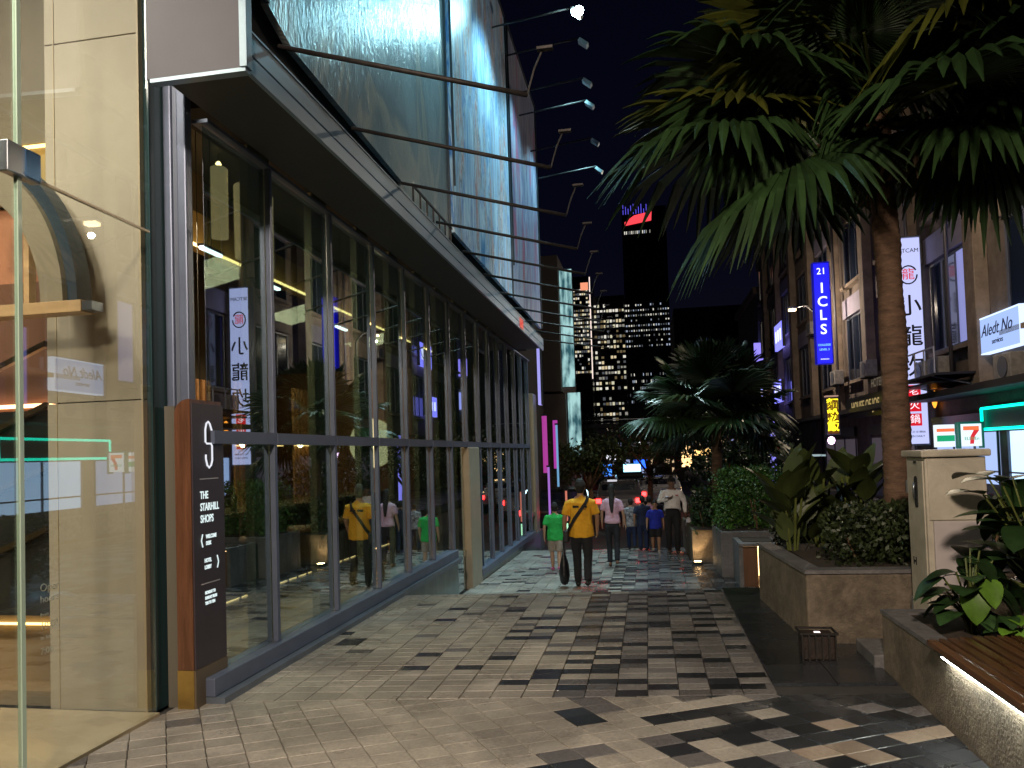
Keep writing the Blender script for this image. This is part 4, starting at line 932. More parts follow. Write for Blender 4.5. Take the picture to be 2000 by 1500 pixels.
# gilt letters
t = thing('gilt_letter_sign', 'row of gilt letters over the dim shop beside the palm trunk', 'sign', loc=(FX - .5, 29.6, 2.95))
text('HOUSE OF JOS', t, E('gilt_glow', (.85, .62, .25), .45), (-.02, 0, .0), .55, '-x'); part('board', t, dark_int, (0, .05, -3, 2.6, -.4, .4))
text('HOTEL', t, E('dull_gilt_glow', (.5, .40, .28), .25), (-.02, -1.6, .72), .42, '-x')
t = thing('flame_sign', 'small orange flame-coloured lamp sign beside the white vertical sign', 'sign', loc=(8.28, 23.9, 2.55))
b = MB(); b.lathe([(.02, 0), (.06, .1), (.09, .3), (.07, .42), (.02, .5)], (0, 0, 0), E('orange_flame', (1, .32, .03), 2.2), 10); b.build('globe', t, True); part('bracket', t, black, (-.1, .1, .1, .12, .5, .52))
t = thing('tall_neon_column', 'slim violet-blue neon column between the palms', 'sign', loc=(5.0, 33.0, -.6))
for z0, z1 in ((0, 1.9), (2.1, 3.2)): part('neon_tube', t, E('violet_neon', (.28, .26, 1.0), 1.2), (0, .24, 0, .15, z0, z1))
part('band', t, black, (-.04, .28, -.04, .2, 1.92, 2.08))
t = thing('shop_shelter', 'pale flat-roofed kiosk shelter with a white lit edge', 'shelter', loc=(5.45, 27.5, -.6)); part('roof', t, E('shelter_edge', (.6, .8, .85), .5), (0, .55, 0, 1.2, 1.78, 1.84)); part('post', t, E('lit_post', (.7, .8, .8), .7), (.05, .12, 0, .08, 0, 1.775))

# ================================================================== FAR: street end, towers
def tower(label, x0, x1, y, d, z1, base, litm, cols, rows, z0r, z1r, p, rng, crown=None, edge=None, name='office_tower', size=(.80, .62)):
    t = thing(name, label, 'tower' if name == 'office_tower' else 'building', loc=(x0, y, -1.3)); W = x1 - x0
    part('facade', t, base, (0, W, 0, d, 0, z1 + 1.3))
    b = MB(); cw = W / cols; rh = (z1r - z0r) / rows; n = 0
    for r in range(rows):
        fl = rng.random()
        for c in range(cols):
            if rng.random() < p * (.35 + 1.3 * fl):
                w0 = cw * size[0] * rng.uniform(.7, 1.1) / 2; cx = cw * (c + .5); zz = z0r + 1.3 + rh * (r + .5); hh = rh * size[1] / 2 * rng.uniform(.6, 1)
                b.box(cx - w0, cx + w0, -.12, -.02, zz - hh, zz + hh, rng.choice(litm)); n += 1
    if n: tag(b.build('lit_windows', t), kind='stuff')
    fl = MB()
    for r in range(rows + 1): zz = z0r + 1.3 + rh * r; fl.box(.1, W - .1, -.06, -.01, zz - .12, zz + .12, P('tower_band', (.03, .035, .05), .4))
    tag(fl.build('floor_bands', t), kind='stuff')
    return t
tb = P('tower_glass', (.006, .008, .016), .25, .2); tb2 = P('tower_dark_brown', (.05, .042, .04), .8)
lw1 = [E('office_white', (.95, .9, .78), .85), E('office_dim', (.6, .58, .5), .45), E('office_cream', (1, .82, .5), .7), E('office_faint', (.3, .32, .36), .25), E('office_low', (.8, .6, .3), .18), E('office_soft', (.9, .85, .6), .7)]
lw2 = [E('office_white', (.95, .9, .78), .85), E('office_cool', (.65, .75, .95), .55), E('office_faint', (.3, .32, .36), .25), E('office_dim', (.6, .58, .5), .45)]
rg = random.Random(77)
t = tower('left lit office tower with a white vertical edge light', -18.6, -13.6, 200, 18, 48, tb, lw1, 9, 22, 22, 46, .72, rg)
part('edge_light', t, E('tower_edge', (1, .8, .72), 1.2), (4.9, 5.15, -.3, -.05, 22, 49)); part('crown_light', t, E('tower_crown_orange', (1, .35, .2), 1.0), (2.6, 4.6, -.3, -.05, 45.6, 47.6))
t = tower('middle lit office block between the two taller towers', -13.3, -4.9, 208, 16, 44, tb, lw1, 10, 24, 8, 42, .62, rg)
t = tower('tallest dark tower with blue and red crown lights', -4.9, 7.4, 215, 20, 70, tb, lw2, 18, 9, 30, 43, .8, rg, size=(.5, .4))
b = MB()
for q in range(11): b.box(.4 + q * .72, .55 + q * .72, -.3, -.1, 69.5, 69.5 + rg.uniform(1.2, 3.2), E('crown_blue', (.15, .12, 1), 1.0))
b.build('blue_crown_lights', t)
b = MB(); b.add([(.8, -.3, 66.2), (8.2, -.3, 67.2), (8.4, -.3, 69.8), (3.5, -.3, 69.0), (.8, -.3, 67.2)], [(0, 1, 2, 3, 4)], E('crown_red', (1, .06, .08), 1.3)); b.build('red_crown_sign', t)
b = MB()
for q in range(16):
    if rg.random() < .7: b.box(.6 + q * .5, .85 + q * .5, -.3, -.1, 63.8, 64.6, rg.choice(lw2))
for q in range(26):
    for r_ in range(5):
        if rg.random() < .5: b.box(.6 + q * .42, .8 + q * .42, -.3, -.1, 16 + r_ * 1.9, 16.7 + r_ * 1.9, rg.choice(lw2))
tag(b.build('scattered_windows', t), kind='stuff')
t = tower('plain dark brown block beyond the palms', 5.5, 20, 140, 20, 27, tb2, lw2, 8, 6, 4, 20, .03, rg)
t = thing('footbridge', 'dark concrete footbridge crossing the street end', 'bridge', loc=(0, 70, 0))
part('deck', t, P('bridge_concrete', (.10, .095, .10), .8), (-9, 14, 0, 4, 2.6, 3.6), (-9, 14, -.1, -.02, 3.7, 4.1)); part('pier', t, tb2, (-7.5, -6.7, 1, 3, -1.3, 2.6)); part('pier', t, tb2, (2.4, 3.2, 1, 3, -1.3, 2.6)); part('pier', t, tb2, (10, 10.8, 1, 3, -1.3, 2.6))
part('rail', t, steel, (-9, 14, -.15, -.11, 4.4, 4.46))
# left street beyond the mall
t = thing('side_building', 'dark brown building wing past the last floodlight', 'building', loc=(0, 0, 0))
part('wall', t, tb2, (-9, -3.95, 24, 40, -1.3, 8.4)); part('wing', t, P('taupe_panel', (.10, .085, .07), .7), (-3.95, -3.25, 29.6, 36, 4.0, 9.4)); part('lower_wing', t, P('taupe_panel', (.10, .085, .07)), (-3.95, -3.1, 29.6, 36, -1.3, 3.9))
ban = bpy.data.materials.new('cyan_banner_print'); ban.use_nodes = True; N = ban.node_tree.nodes; L = ban.node_tree.links; nb = N['Principled BSDF']
tc = N.new('ShaderNodeTexCoord'); mp = N.new('ShaderNodeMapping'); mp.inputs['Scale'].default_value = (3, 1, .7); nn_ = N.new('ShaderNodeTexNoise'); nn_.inputs['Scale'].default_value = 1.6; nn_.inputs['Detail'].default_value = 5
L.new(tc.outputs['Object'], mp.inputs['Vector']); L.new(mp.outputs[0], nn_.inputs['Vector']); rp = N.new('ShaderNodeValToRGB'); rp.color_ramp.elements[0].position = .38; rp.color_ramp.elements[0].color = (.03, .12, .15, 1); rp.color_ramp.elements[1].position = .6; rp.color_ramp.elements[1].color = (.50, .85, .85, 1)
L.new(nn_.outputs['Fac'], rp.inputs['Fac']); L.new(rp.outputs[0], nb.inputs['Emission Color']); nb.inputs['Emission Strength'].default_value = .8; nb.inputs['Base Color'].default_value = (.02, .02, .02, 1)
for x0_, z0_, z1_, lb in ((-3.24, 4.2, 8.9, 'upper pale cyan backlit banner down the street'), (-3.06, 1.4, 3.95, 'lower pale cyan backlit banner down the street')):
    t = thing('backlit_banner', lb, 'banner', 'cyan banners down the street', loc=(x0_, 30, z0_)); part('banner_sheet', t, ban, (0, .50, 0, .1, 0, z1_ - z0_)); part('frame', t, black, (-.03, -.001, -.02, .1, 0, z1_ - z0_), (.501, .53, -.02, .1, 0, z1_ - z0_))
t = thing('lilac_blade_sign', 'thin lilac glowing blade sign at the end of the canopy', 'sign', loc=(-2.86, 20.2, 2.9)); part('light_box', t, E('lilac_blade', (.42, .40, 1), .9), (0, .08, 0, .3, 0, 1.65)); part('frame', t, black, (.081, .1, 0, .3, 0, 1.65))
neon = [(-3.02, 22.5, 1.0, 2.7, (1, .10, .75), 'wide magenta'), (-2.82, 23.5, 1.1, 2.6, (1, .10, .85), 'second magenta'), (-2.6, 22.0, .6, 2.4, (.25, .6, 1), 'pale blue'), (-2.72, 20.8, -1.0, 1.2, (.62, .25, 1), 'long violet'), (-2.33, 21.5, -.35, .5, (1, .3, .2), 'short red')]
for x, y, z0, z1, c, nm in neon:
    t = thing('neon_column', nm + ' neon tube standing just past the mall glass', 'neon light', 'neon tubes past the mall', loc=(x, y, z0)); b = MB(); b.tube([(0, 0, 0), (0, 0, z1 - z0)], (.075 if 'magenta' in nm else .03), E('neon_' + nm.replace(' ', '_'), c, .40 if 'magenta' in nm else .6), 8); b.build('tube', t); part('base', t, black, (-.06, .06, -.06, .06, -.06, -.005)); part('cap', t, black, (-.05, .05, -.05, .05, z1 - z0 + .003, z1 - z0 + .05))
t = thing('neon_column', 'green-tipped lower neon tube beside the short red one', 'neon light', 'neon tubes past the mall', loc=(-2.33, 21.5, -.75)); b = MB(); b.tube([(0, 0, 0), (0, 0, .38)], .03, E('neon_lime', (.5, 1, .6), 1.2), 8); b.build('tube', t)
t = thing('hidden_streak_panel', 'added pale cyan glow panel hidden behind the man in yellow, streaking the wet paving', 'sign', loc=(-2.2, 25.0, -1.02))  # added glow, hidden by the man, lays a bright streak on wet paving
part('lit_face', t, E('streak_panel_glow', (.62, .92, 1.0), 5), (0, .30, 0, .02, .25, 1.40)); part('casing', t, black, (-.04, .34, .021, .16, .2, 1.45)); part('foot', t, black, (.05, .25, .03, .13, 0, .199))
# parked cars with red tail lights
def car(label, x, y, c, rz=0, group='cars on the street beyond the walk'):
    t = thing('car', label, 'car', group, loc=(x, y, -1.02), rz=rz); paint = P('car_paint_%d' % int(c[0] * 100), c, .25, .2, coat=.6)
    b = MB(); pr_ = [(-2.1, .35), (-2.1, .80), (-1.95, .95), (-1.3, 1.0), (-.9, 1.42), (.5, 1.45), (1.1, 1.0), (2.0, .88), (2.12, .6), (2.12, .35)]; k = len(pr_)
    b.add([(xx * (.86 if z > 1.1 else 1), y, z) for xx in (-.85, .85) for y, z in pr_], [tuple(range(k)), tuple(range(2 * k - 1, k - 1, -1))] + [(i, k + i, k + (i + 1) % k, (i + 1) % k) for i in range(k)], paint); b.build('body', t, bevel=.04)
    part('rear_window', t, winm, (-.62, .62, -1.20, -1.06, 1.08, 1.34)).rotation_euler = (0, 0, 0)
    for sx_ in (-1, 1):
        part('tail_light', t, E('tail_light_glow', (1, .02, .02), 14), (sx_ * .82 - .18 * (sx_ > 0), sx_ * .82 + .18 * (sx_ < 0), -2.13, -2.09, .68, .84))
        for yy in (-1.35, 1.35):
            b = MB(); b.tube([(sx_ * .66, yy, .32), (sx_ * .87, yy, .32)], .32, black, 16); wh = b.build('wheel', t, True)
            b = MB(); b.tube([(sx_ * .872, yy, .32), (sx_ * .885, yy, .32)], .19, steel, 12); b.build('rim', wh)
    part('number_plate', t, P('plate_white', (.6, .6, .6), .5), (-.26, .26, -2.14, -2.12, .55, .66)); part('bumper', t, black, (-.8, .8, -2.16, -2.0, .32, .46)); return t
car('dark saloon with lit red tail lights, nearest beyond the neon tubes', -2.75, 25.5, (.03, .03, .035))
car('silver saloon braking in the street beyond the walkers', -1.15, 30.5, (.3, .3, .32))
car('red-lit saloon farthest down the street on the left', -2.3, 37, (.12, .02, .02))
car('small white hatchback with red lights behind the children', .5, 34.5, (.5, .5, .5))
# small shop lights and blob signs down the street
def glow(label, x, y, z, w_, h_, c, s, name='street_sign'):
    t = thing(name, label, 'sign', 'small lit signs at the street end', loc=(x, y, z)); part('light_box', t, E('g_' + str(round(c[0], 2)) + str(round(c[2], 2)) + str(s), c, s), (-w_ / 2, w_ / 2, 0, .1, -h_ / 2, h_ / 2)); part('back_frame', t, black, (-w_ / 2 - .04, w_ / 2 + .04, .101, .2, -h_ / 2 - .04, h_ / 2 + .04)); return t
SG = [(-2.25, 42, .55, .5, .6, (.05, .25, 1), 2.5, 'blue oval sign above the man in yellow'), (-1.9, 40, 1.25, .5, .25, (.9, .9, 1), 1.5, 'small white light box above the blue oval'), (-.95, 45, .55, 1.0, .45, (.35, .75, 1), 3, 'slanted white and cyan sign in the middle of the street end'), (-.45, 46, .75, .8, .5, (.02, .12, 1), 2.5, 'deep blue wing of the cyan sign'),
      (-1.35, 33, -.25, .75, .55, (.22, .22, .62), .5, 'dull violet screen panel beside the woman'), (.62, 44, 2.0, .35, .3, (.2, .35, 1), 4, 'bright blue spot sign under the small palm'), (-.35, 40, 1.9, .2, .2, (.9, .95, 1), 4, 'small white lamp under the small palm'), (-1.1, 36, -1.0, .5, .2, (.8, .9, 1), 1.6, 'white car-level light right of the woman'),
      (.45, 40, -.9, .2, .4, (1, .9, .8), 2.0, 'cream light between the background children'), (-5.2, 60, 1.2, 1.6, .2, (.5, .55, .9), .8, 'long pale strip under the footbridge'), (1.95, 40, 1.2, .5, 1.1, (1, .62, .25), 3.0, 'warm glowing letter-like sign beside the small palm'), (2.75, 40, 1.4, .8, .35, (1, .6, .2), 2.4, 'warm zigzag sign right of the letter-like sign'), (.62, 38, -.1, .3, .2, (.9, .8, .9), 1.6, 'pinkish white light above the guard')]
for x, y, z, w_, h_, c, s, lb in SG: glow(lb, x, y, z, w_, h_, c, s)
t = tower('far shop block closing the street under the footbridge', -9, 12, 80, 10, 3.2, tb2, [E('far_shop', (.5, .6, 1), .6), E('far_shop_warm', (1, .7, .4), .7), lw2[2]], 26, 4, -1, 2.6, .35, rg, name='shop_block')
# right far corner building with small violet signs
t = thing('corner_building', 'greenish grey building beyond the shophouses with small violet signs', 'building', loc=(8.6, 60, -1.3)); part('wall', t, P('green_grey_render', (.14, .17, .16), .8, 0, .2, .6), (0, 8, 0, 12, 0, 14.5)); part('cornice', t, pilm, (-.3, 8, -.3, 12, 14.5, 15))
for i, (dx, z, c) in enumerate(((-.4, 9.3, (.3, .25, 1)), (.8, 10.6, (.4, .3, 1)), (-.1, 6.6, (.35, .4, 1)))): part('violet_sign', t, E('vsign%d' % i, c, 1.2), (dx, dx + .7, -.5, -.35, z, z + 1.4))
for i, (y, z, hh) in enumerate(((45.5, 7.3, 1.5), (46.5, 4.2, 1.3))):
    t = thing('shop_sign', ['upper violet-blue lightbox flat on the far shophouse facade', 'lower violet-blue lightbox flat on the far shophouse facade'][i], 'sign', 'violet lightboxes on the far shophouses', loc=(FX - .55, y, z))
    part('light_box', t, E('violet_box_glow', (.22, .22, 1), 1.6), (0, .15, 0, 2.6, 0, hh)); part('frame', t, winf, (0, .16, -.08, -.001, 0, hh), (0, .16, 2.601, 2.68, 0, hh))
    for q in range(3): part('print', t, E('violet_box_print', (.7, .75, 1), 1.6), (-.01, -.001, .35 + .75 * q, .8 + .75 * q, hh * .3, hh * .75))
# street trees
def tree(label, x, y, z0, h, r, seed, m, ls=.16):
    rng = random.Random(seed); t = thing('street_tree', label, 'tree', 'dark street trees at the end of the walk', loc=(x, y, z0)); b = MB()
    b.tube([(0, 0, 0), (.05, 0, h * .35), (0, .05, h * .7)], [.12, .09, .05], fib, 8)
    for k in range(7): a = R(51 * k); b.tube([(0, 0, h * .42), (r * .4 * math.cos(a), r * .4 * math.sin(a), h * .62), (r * .75 * math.cos(a), r * .75 * math.sin(a), h * .78)], [.045, .03, .012], fib, 5)
    b.build('trunk', t, True); b = MB()
    cl = [(rng.gauss(0, .5) * r, rng.gauss(0, .5) * r, h * .72 + rng.gauss(0, .32) * r) for _ in range(26)]
    for k in range(4200):
        c = rng.choice(cl); p = Vector((c[0] + rng.gauss(0, .17) * r, c[1] + rng.gauss(0, .17) * r, c[2] + rng.gauss(0, .12) * r)); a = Vector((rng.gauss(0, 1), rng.gauss(0, 1), rng.gauss(0, 1))).normalized(); s = a.cross(Vector((0, 0, 1.01))).normalized(); l = ls * rng.uniform(.5, 1.2)
        b.add([p, p + a * l * .5 + s * l * .3, p + a * l, p + a * l * .5 - s * l * .3], [(0, 1, 2, 3)], m)
    b.build('crown', t); return t
tree('dark street tree above the man in yellow, lit olive', -1.9, 24.5, -1.02, 3.2, 1.15, 11, leaf_y)
tree('dark street tree behind the small palm on the left', .0, 29, -1.02, 4.0, 1.5, 12, leaf_d)
tree('dark street tree behind the small palm on the right', 2.6, 26, -1.02, 3.6, 1.5, 13, leaf_d)
tree('low dark tree behind the bright green hedge', 2.4, 19.5, -1.02, 2.7, 1.1, 14, leaf_d)
tree('dark tree at the very end of the street', -4.2, 48, -1.02, 4.4, 1.8, 15, leaf_d, .22)
t = thing('bollard_lamp', 'slim dark lamp post standing behind the hedge', 'street lamp', loc=(3.3, 22, -1.02)); b = MB(); b.tube([(0, 0, 0), (0, 0, 3.2)], .04, black, 8); b.build('post', t); part('lamp_head', t, steel, (-.25, .1, -.05, .05, 3.2, 3.26))
# street lamps; the one behind the photographer is assumed (gives the warm light on the paving)
t = thing('side_street_lamp', 'warm wall-arm street lamp on the side street glowing behind the tall palm crown', 'street lamp', loc=(5.44, 16.0, -.62))
b = MB(); b.tube([(2.9, 0, 7.6), (1.2, 0, 7.98), (0, 0, 7.98)], .05, black, 8); b.build('arm', t, True); part('lamp_head', t, steel, (-.25, .12, -.13, .13, 7.88, 7.96)); part('lens', t, E('sodium_lens', (1.0, .70, .34), 6), (-.20, .08, -.10, .10, 7.80, 7.878))
lamp('side_street_lamp_light', 'POINT', (5.40, 16.0, 6.95), 520, (1.0, .80, .58), size=.06)
t = thing('side_street_lamp', 'assumed second warm street lamp farther down the side street', 'street lamp', loc=(6.2, 33.0, -.62))  # assumed lamp, added to light the far shophouse walls
b = MB(); b.tube([(0.9, 0, 0), (0.9, 0, 7.6), (.5, 0, 8.0), (0, 0, 7.95)], .05, black, 8); b.build('post', t, True); part('lamp_head', t, steel, (-.25, .12, -.13, .13, 7.88, 7.96)); part('lens', t, E('sodium_lens', (1.0, .70, .34), 30), (-.20, .08, -.10, .10, 7.80, 7.878))
lamp('side_street_lamp_light', 'POINT', (6.15, 33.0, 6.95), 520, (1.0, .82, .62), size=.06)  # light of the assumed second lamp
t = thing('assumed_lamp_post', 'assumed tall plaza street lamp, added out of view behind the viewpoint', 'street lamp', loc=(-.6, -3.9, 0)); b = MB(); b.tube([(0, 0, 0), (0, 0, 6.3), (0, .5, 6.42)], .05, black, 8); b.build('post', t); part('lamp_head', t, steel, (-.14, .14, .35, .9, 6.40, 6.46))  # assumed post, out of view, added to carry the warm foreground light

# ================================================================== PEOPLE
def ring_chain(b, pts, m, n=12, cf=(1, 1)):
    """pts: (x,y,z,rx,ry): ellipse sections, rx sideways, ry fore-aft; ends rounded (cf 1) or nearly flat (cf < 1)"""
    P_ = [Vector(p[:3]) for p in pts]; k = len(pts); secs = []
    def fr(i):
        t = (P_[min(i + 1, k - 1)] - P_[max(i - 1, 0)]).normalized()
        a = Vector((0, 1, 0)).cross(t)
        if a.length < .15: a = Vector((1, 0, 0))
        a.normalize(); return t, a, t.cross(a).normalized()
    def ends(i, sg, c_):
        t, a, c = fr(i); rx, ry = pts[i][3], pts[i][4]; r = min(rx, ry); f1, f2 = (.35, .8) if c_ == 1 else (.92, .98)
        return [(P_[i] + t * sg * r * .9 * c_, rx * f1, ry * f1, a, c), (P_[i] + t * sg * r * .55 * c_, rx * f2, ry * f2, a, c)]
    secs += ends(0, -1, cf[0])
    for i in range(k): t, a, c = fr(i); secs.append((P_[i], pts[i][3], pts[i][4], a, c))
    secs += ends(k - 1, 1, cf[1])[::-1]
    vs_ = []; fs = []
    for p, rx, ry, a, c in secs:
        for j in range(n): th = 2 * math.pi * j / n; vs_.append(p + a * rx * math.cos(th) + c * ry * math.sin(th))
    for i in range(len(secs) - 1):
        for j in range(n): fs.append((i * n + j, i * n + (j + 1) % n, (i + 1) * n + (j + 1) % n, (i + 1) * n + j))
    fs.append(tuple(range(n))[::-1]); fs.append(tuple((len(secs) - 1) * n + j for j in range(n)))
    b.add(vs_, fs, m)
def flesh(name, chains, m, parent, voxel=.010, it=4, cfs=None, fold=0.0):
    b = MB()
    for i_, c in enumerate(chains): ring_chain(b, c, m, cf=cfs[i_] if cfs else (1, 1))
    o = b.build(name, None); rm = o.modifiers.new('r', 'REMESH'); rm.mode = 'VOXEL'; rm.voxel_size = voxel; sm = o.modifiers.new('s', 'SMOOTH'); sm.iterations = it; sm.factor = .6
    dg = bpy.context.evaluated_depsgraph_get(); me = bpy.data.meshes.new_from_object(o.evaluated_get(dg)); old = o.data
    o.modifiers.clear(); o.data = me; bpy.data.meshes.remove(old); me.name = name
    if fold:
        off = Vector((len(name) * 3.1, parent.location.x * 7, parent.location.y * 5))
        for v_ in me.vertices:
            q = Vector((v_.co.x * 11, v_.co.y * 11, v_.co.z * 5)) + off
            v_.co += v_.normal * (mnoise.noise(q) + .6 * mnoise.noise(Vector((v_.co.x * 6 + v_.co.z * 22, v_.co.y * 9, v_.co.z * 14 - v_.co.x * 10)) + off)) * fold
    me.polygons.foreach_set('use_smooth', [True] * len(me.polygons)); o.parent = parent; return o
def lerp(a, b, t): return tuple(a[i] + (b[i] - a[i]) * t for i in range(3))
def person(label, loc, rz, H, skin, shirt, trousers, shoe, hair, sleeve='short', legs='long', stride=.16, armL=None, armR=None, nod=0.0, wd=1.0, long_hair=False, hip=1.0, voxel=.010, lean=0.0, belt=None, skirt=False, hem=.80, shoulder=1.0, cap=None, mid=1.0):
    """local frame: +y is where the person faces; lengths for a 1.75 m adult scaled by H"""
    s = H / 1.75; t = thing('person', label, 'person', loc=loc, rz=rz)
    def S(p): return (p[0] * s * wd if abs(p[0]) > 0 else 0, p[1] * s, p[2] * s)
    def sec(x, y, z, rx, ry): return (x * s * wd, y * s, z * s, rx * s * wd, ry * s)
    sk = P('skin_%s' % skin[0], skin[1], .5, 0, .05, 8)
    shw = .19 * shoulder
    # legs: (hip, knee, ankle, toe) left leads, right trails
    legsP = []
    for sd in (-1, 1):
        f = stride * sd * -1
        hipp = (sd * .092 * hip, 0, .92); ank = (sd * .085, f, .085 + (.05 if f < -.05 else 0)); kn = (sd * .09, f * .45 + .03, .50)
        legsP.append((hipp, kn, ank, f))
    arms = []
    for sd, A in ((-1, armL), (1, armR)):
        shp = (sd * shw * .93, 0, 1.375)
        if A is None: A = ((sd * (shw + .045), -.02 + .05 * sd, 1.13), (sd * (shw + .055), .06 + .08 * sd, .88))
        arms.append((shp, A[0], A[1]))
    hx = nod
    headc = (0, .02 + hx * .55, 1.605 - hx * .22)
    chains = [[sec(0, 0, .90, .15 * hip, .105), sec(0, -.005, 1.0, .145 * hip, .10), sec(0, 0, 1.1, .135, .095), sec(0, -.005, 1.25, .155, .105), sec(0, 0, 1.37, .16, .10), sec(0, 0, 1.43, .11, .07)],
              [sec(0, 0, 1.40, .06, .06), sec(0, .01 + hx * .2, 1.50, .052, .054), sec(*headc[:2], headc[2] - .05, .052, .055)],
              [sec(0, headc[1] + .01, headc[2] - .085, .045, .052), sec(0, headc[1] + .008, headc[2] - .035, .067, .080), sec(0, headc[1], headc[2] + .03, .075, .093), sec(0, headc[1] - .008, headc[2] + .085, .062, .078)],
              [sec(0, headc[1] + .085, headc[2] + .015, .010, .010), sec(0, headc[1] + .104, headc[2] - .018, .014, .014)]]
    for sd in (-1, 1): chains.append([sec(sd * .078, headc[1] - .005, headc[2] + .022, .008, .018), sec(sd * .080, headc[1] - .003, headc[2] - .018, .007, .013)])
    for hp, kn, an, f in legsP:
        chains.append([sec(hp[0], hp[1], hp[2] - .05, .082 * hip, .088), sec(*lerp(hp, kn, .5), .073, .078), sec(*kn, .052, .056), sec(*lerp(kn, an, .3), .054, .060), sec(*an, .036, .040)])
        chains.append([sec(an[0], an[1] - .03, an[2] - .045, .036, .03), sec(an[0], an[1] + .07, an[2] - .055, .042, .026), sec(an[0] + .01 * (1 if an[0] > 0 else -1), an[1] + .14, an[2] - .06, .036, .02)])
    for (a0, a1, a2), sd in zip(arms, (-1, 1)):
        chains.append([sec(*a0, .044, .048), sec(*lerp(a0, a1, .5), .043, .046), sec(*a1, .037, .038), sec(*lerp(a1, a2, .4), .036, .035), sec(*a2, .024, .028)])
        d = (Vector(a2) - Vector(a1)).normalized(); w2 = Vector(a2); fw = Vector((0, 1, 0)) - d * d.y
        if fw.length < .3: fw = Vector((0, 0, 1)) - d * d.z
        fw.normalize(); pl = w2 + d * .075
        chains.append([sec(*w2, .022, .028), sec(*(w2 + d * .04), .018, .038), sec(*pl, .016, .038)])
        inw = d.cross(fw) * (-sd)
        for q, ln in enumerate((.072, .080, .074, .058)):
            bs = pl + fw * (.030 - .020 * q) - d * .01; k1 = bs + d * ln * .5 + inw * .004; k2 = k1 + d * ln * .4 + inw * .02
            chains.append([sec(*bs, .0095, .0095), sec(*k1, .009, .009), sec(*k2, .0078, .0078)])
        tb_ = w2 + d * .025 + fw * .028; chains.append([sec(*tb_, .012, .012), sec(*(tb_ + d * .03 + fw * .022), .0105, .0105), sec(*(tb_ + d * .055 + fw * .028 + inw * .01), .009, .009)])
    flesh('body', chains, sk, t, max(.0095, voxel))
    # shirt
    g = .016
    ch = [[sec(0, 0, hem, .180 * hip * mid, .132 * mid), sec(0, -.005, .98, .174 * hip * mid, .126 * mid), sec(0, -.005, 1.1, .160 * mid, .118 * mid), sec(0, -.008, 1.25, .172, .124), sec(0, -.004, 1.36, .172 * shoulder, .116), sec(0, 0, 1.41, .135 * shoulder, .092), sec(0, 0, 1.445, .085, .070), sec(0, .004, 1.462, .064, .060)]]
    for (a0, a1, a2), sd in zip(arms, (-1, 1)):
        c_ = [sec(a0[0] * .62, a0[1], a0[2] + .012, .056, .066), sec(a0[0] * 1.02, a0[1], a0[2] - .012, .063, .069), sec(*lerp(a0, a1, .5), .062, .066)]
        if sleeve == 'short': c_.append(sec(*lerp(a0, a1, .80), .060, .064))
        else: c_ += [sec(*a1, .050, .050), sec(*lerp(a1, a2, .5), .046, .045), sec(*lerp(a1, a2, .93), .036, .038)]
        ch.append(c_)
    flesh('shirt', ch, shirt, t, voxel * 1.35, 2, [(.1, 1), (1, .1), (1, .1)], .009 * s)
    ch = [[sec(0, 0, .80, .075 * hip, .085), sec(0, 0, .84, .135 * hip, .112), sec(0, 0, .88, .160 * hip, .118), sec(0, -.002, .96, .155 * hip, .113), sec(0, -.002, 1.02 if belt else .99, .150, .110)]]
    for hp, kn, an, f in legsP:
        if legs == 'long': ch.append([sec(hp[0] * .9, hp[1], hp[2] - .05, .090 * hip, .102), sec(*lerp(hp, kn, .5), .087, .092), sec(*kn, .069, .074), sec(*lerp(kn, an, .5), .064, .070), sec(an[0], an[1] - .01, an[2] + .0, .058, .064)])
        else: ch.append([sec(hp[0] * .9, hp[1], hp[2] - .05, .092 * hip, .104), sec(*lerp(hp, kn, .5), .098, .10), sec(*lerp(hp, kn, .95), .090, .092)])
    flesh('trousers', ch, trousers, t, voxel * 1.35, 2, [(1, .1), (1, .1), (1, .1)], .008 * s)
    if belt: b = MB(); b.tube([S((.158 * math.cos(a) , .118 * math.sin(a), 1.0)) for a in [i * .3142 for i in range(21)]], .018 * s, belt, 6); b.build('belt', t, True)
    for hp, kn, an, f in legsP:
        flesh('shoe', [[sec(an[0], an[1] - .045, an[2] - .035, .042, .042), sec(an[0], an[1] + .03, an[2] - .040, .044, .040), sec(an[0], an[1] + .11, an[2] - .056, .048, .027), sec(an[0], an[1] + .165, an[2] - .062, .038, .02)]], shoe, t, voxel, 2)
    hc = headc; q = [[sec(0, hc[1] - .022, hc[2] - .03, .068, .072), sec(0, hc[1] - .018, hc[2] + .03, .086, .094), sec(0, hc[1] - .010, hc[2] + .085, .074, .088)], [sec(0, hc[1] + .035, hc[2] + .088, .062, .05)] * 2]
    q[1] = [sec(0, hc[1] + .02, hc[2] + .08, .066, .06), sec(0, hc[1] + .045, hc[2] + .088, .058, .045)]
    if long_hair: q += [[sec(0, hc[1] - .06, hc[2] + .03, .075, .05), sec(0, hc[1] - .09, hc[2] - .10, .072, .040), sec(0, -.115, 1.38, .062, .030), sec(0, -.135, 1.24, .046, .026), sec(0, -.14, 1.15, .028, .018)]]
    flesh('hair', q, hair, t, voxel * .9, 3, None, .006 * s)
    if cap:
        flesh('cap', [[sec(0, hc[1] - .005, hc[2] + .055, .088, .102), sec(0, hc[1] - .005, hc[2] + .10, .080, .092), sec(0, hc[1] - .005, hc[2] + .125, .05, .06)], [sec(0, hc[1] + .08, hc[2] + .06, .065, .01), sec(0, hc[1] + .15, hc[2] + .05, .05, .008)]], cap, t, voxel * .9, 2)
    ey = MB()
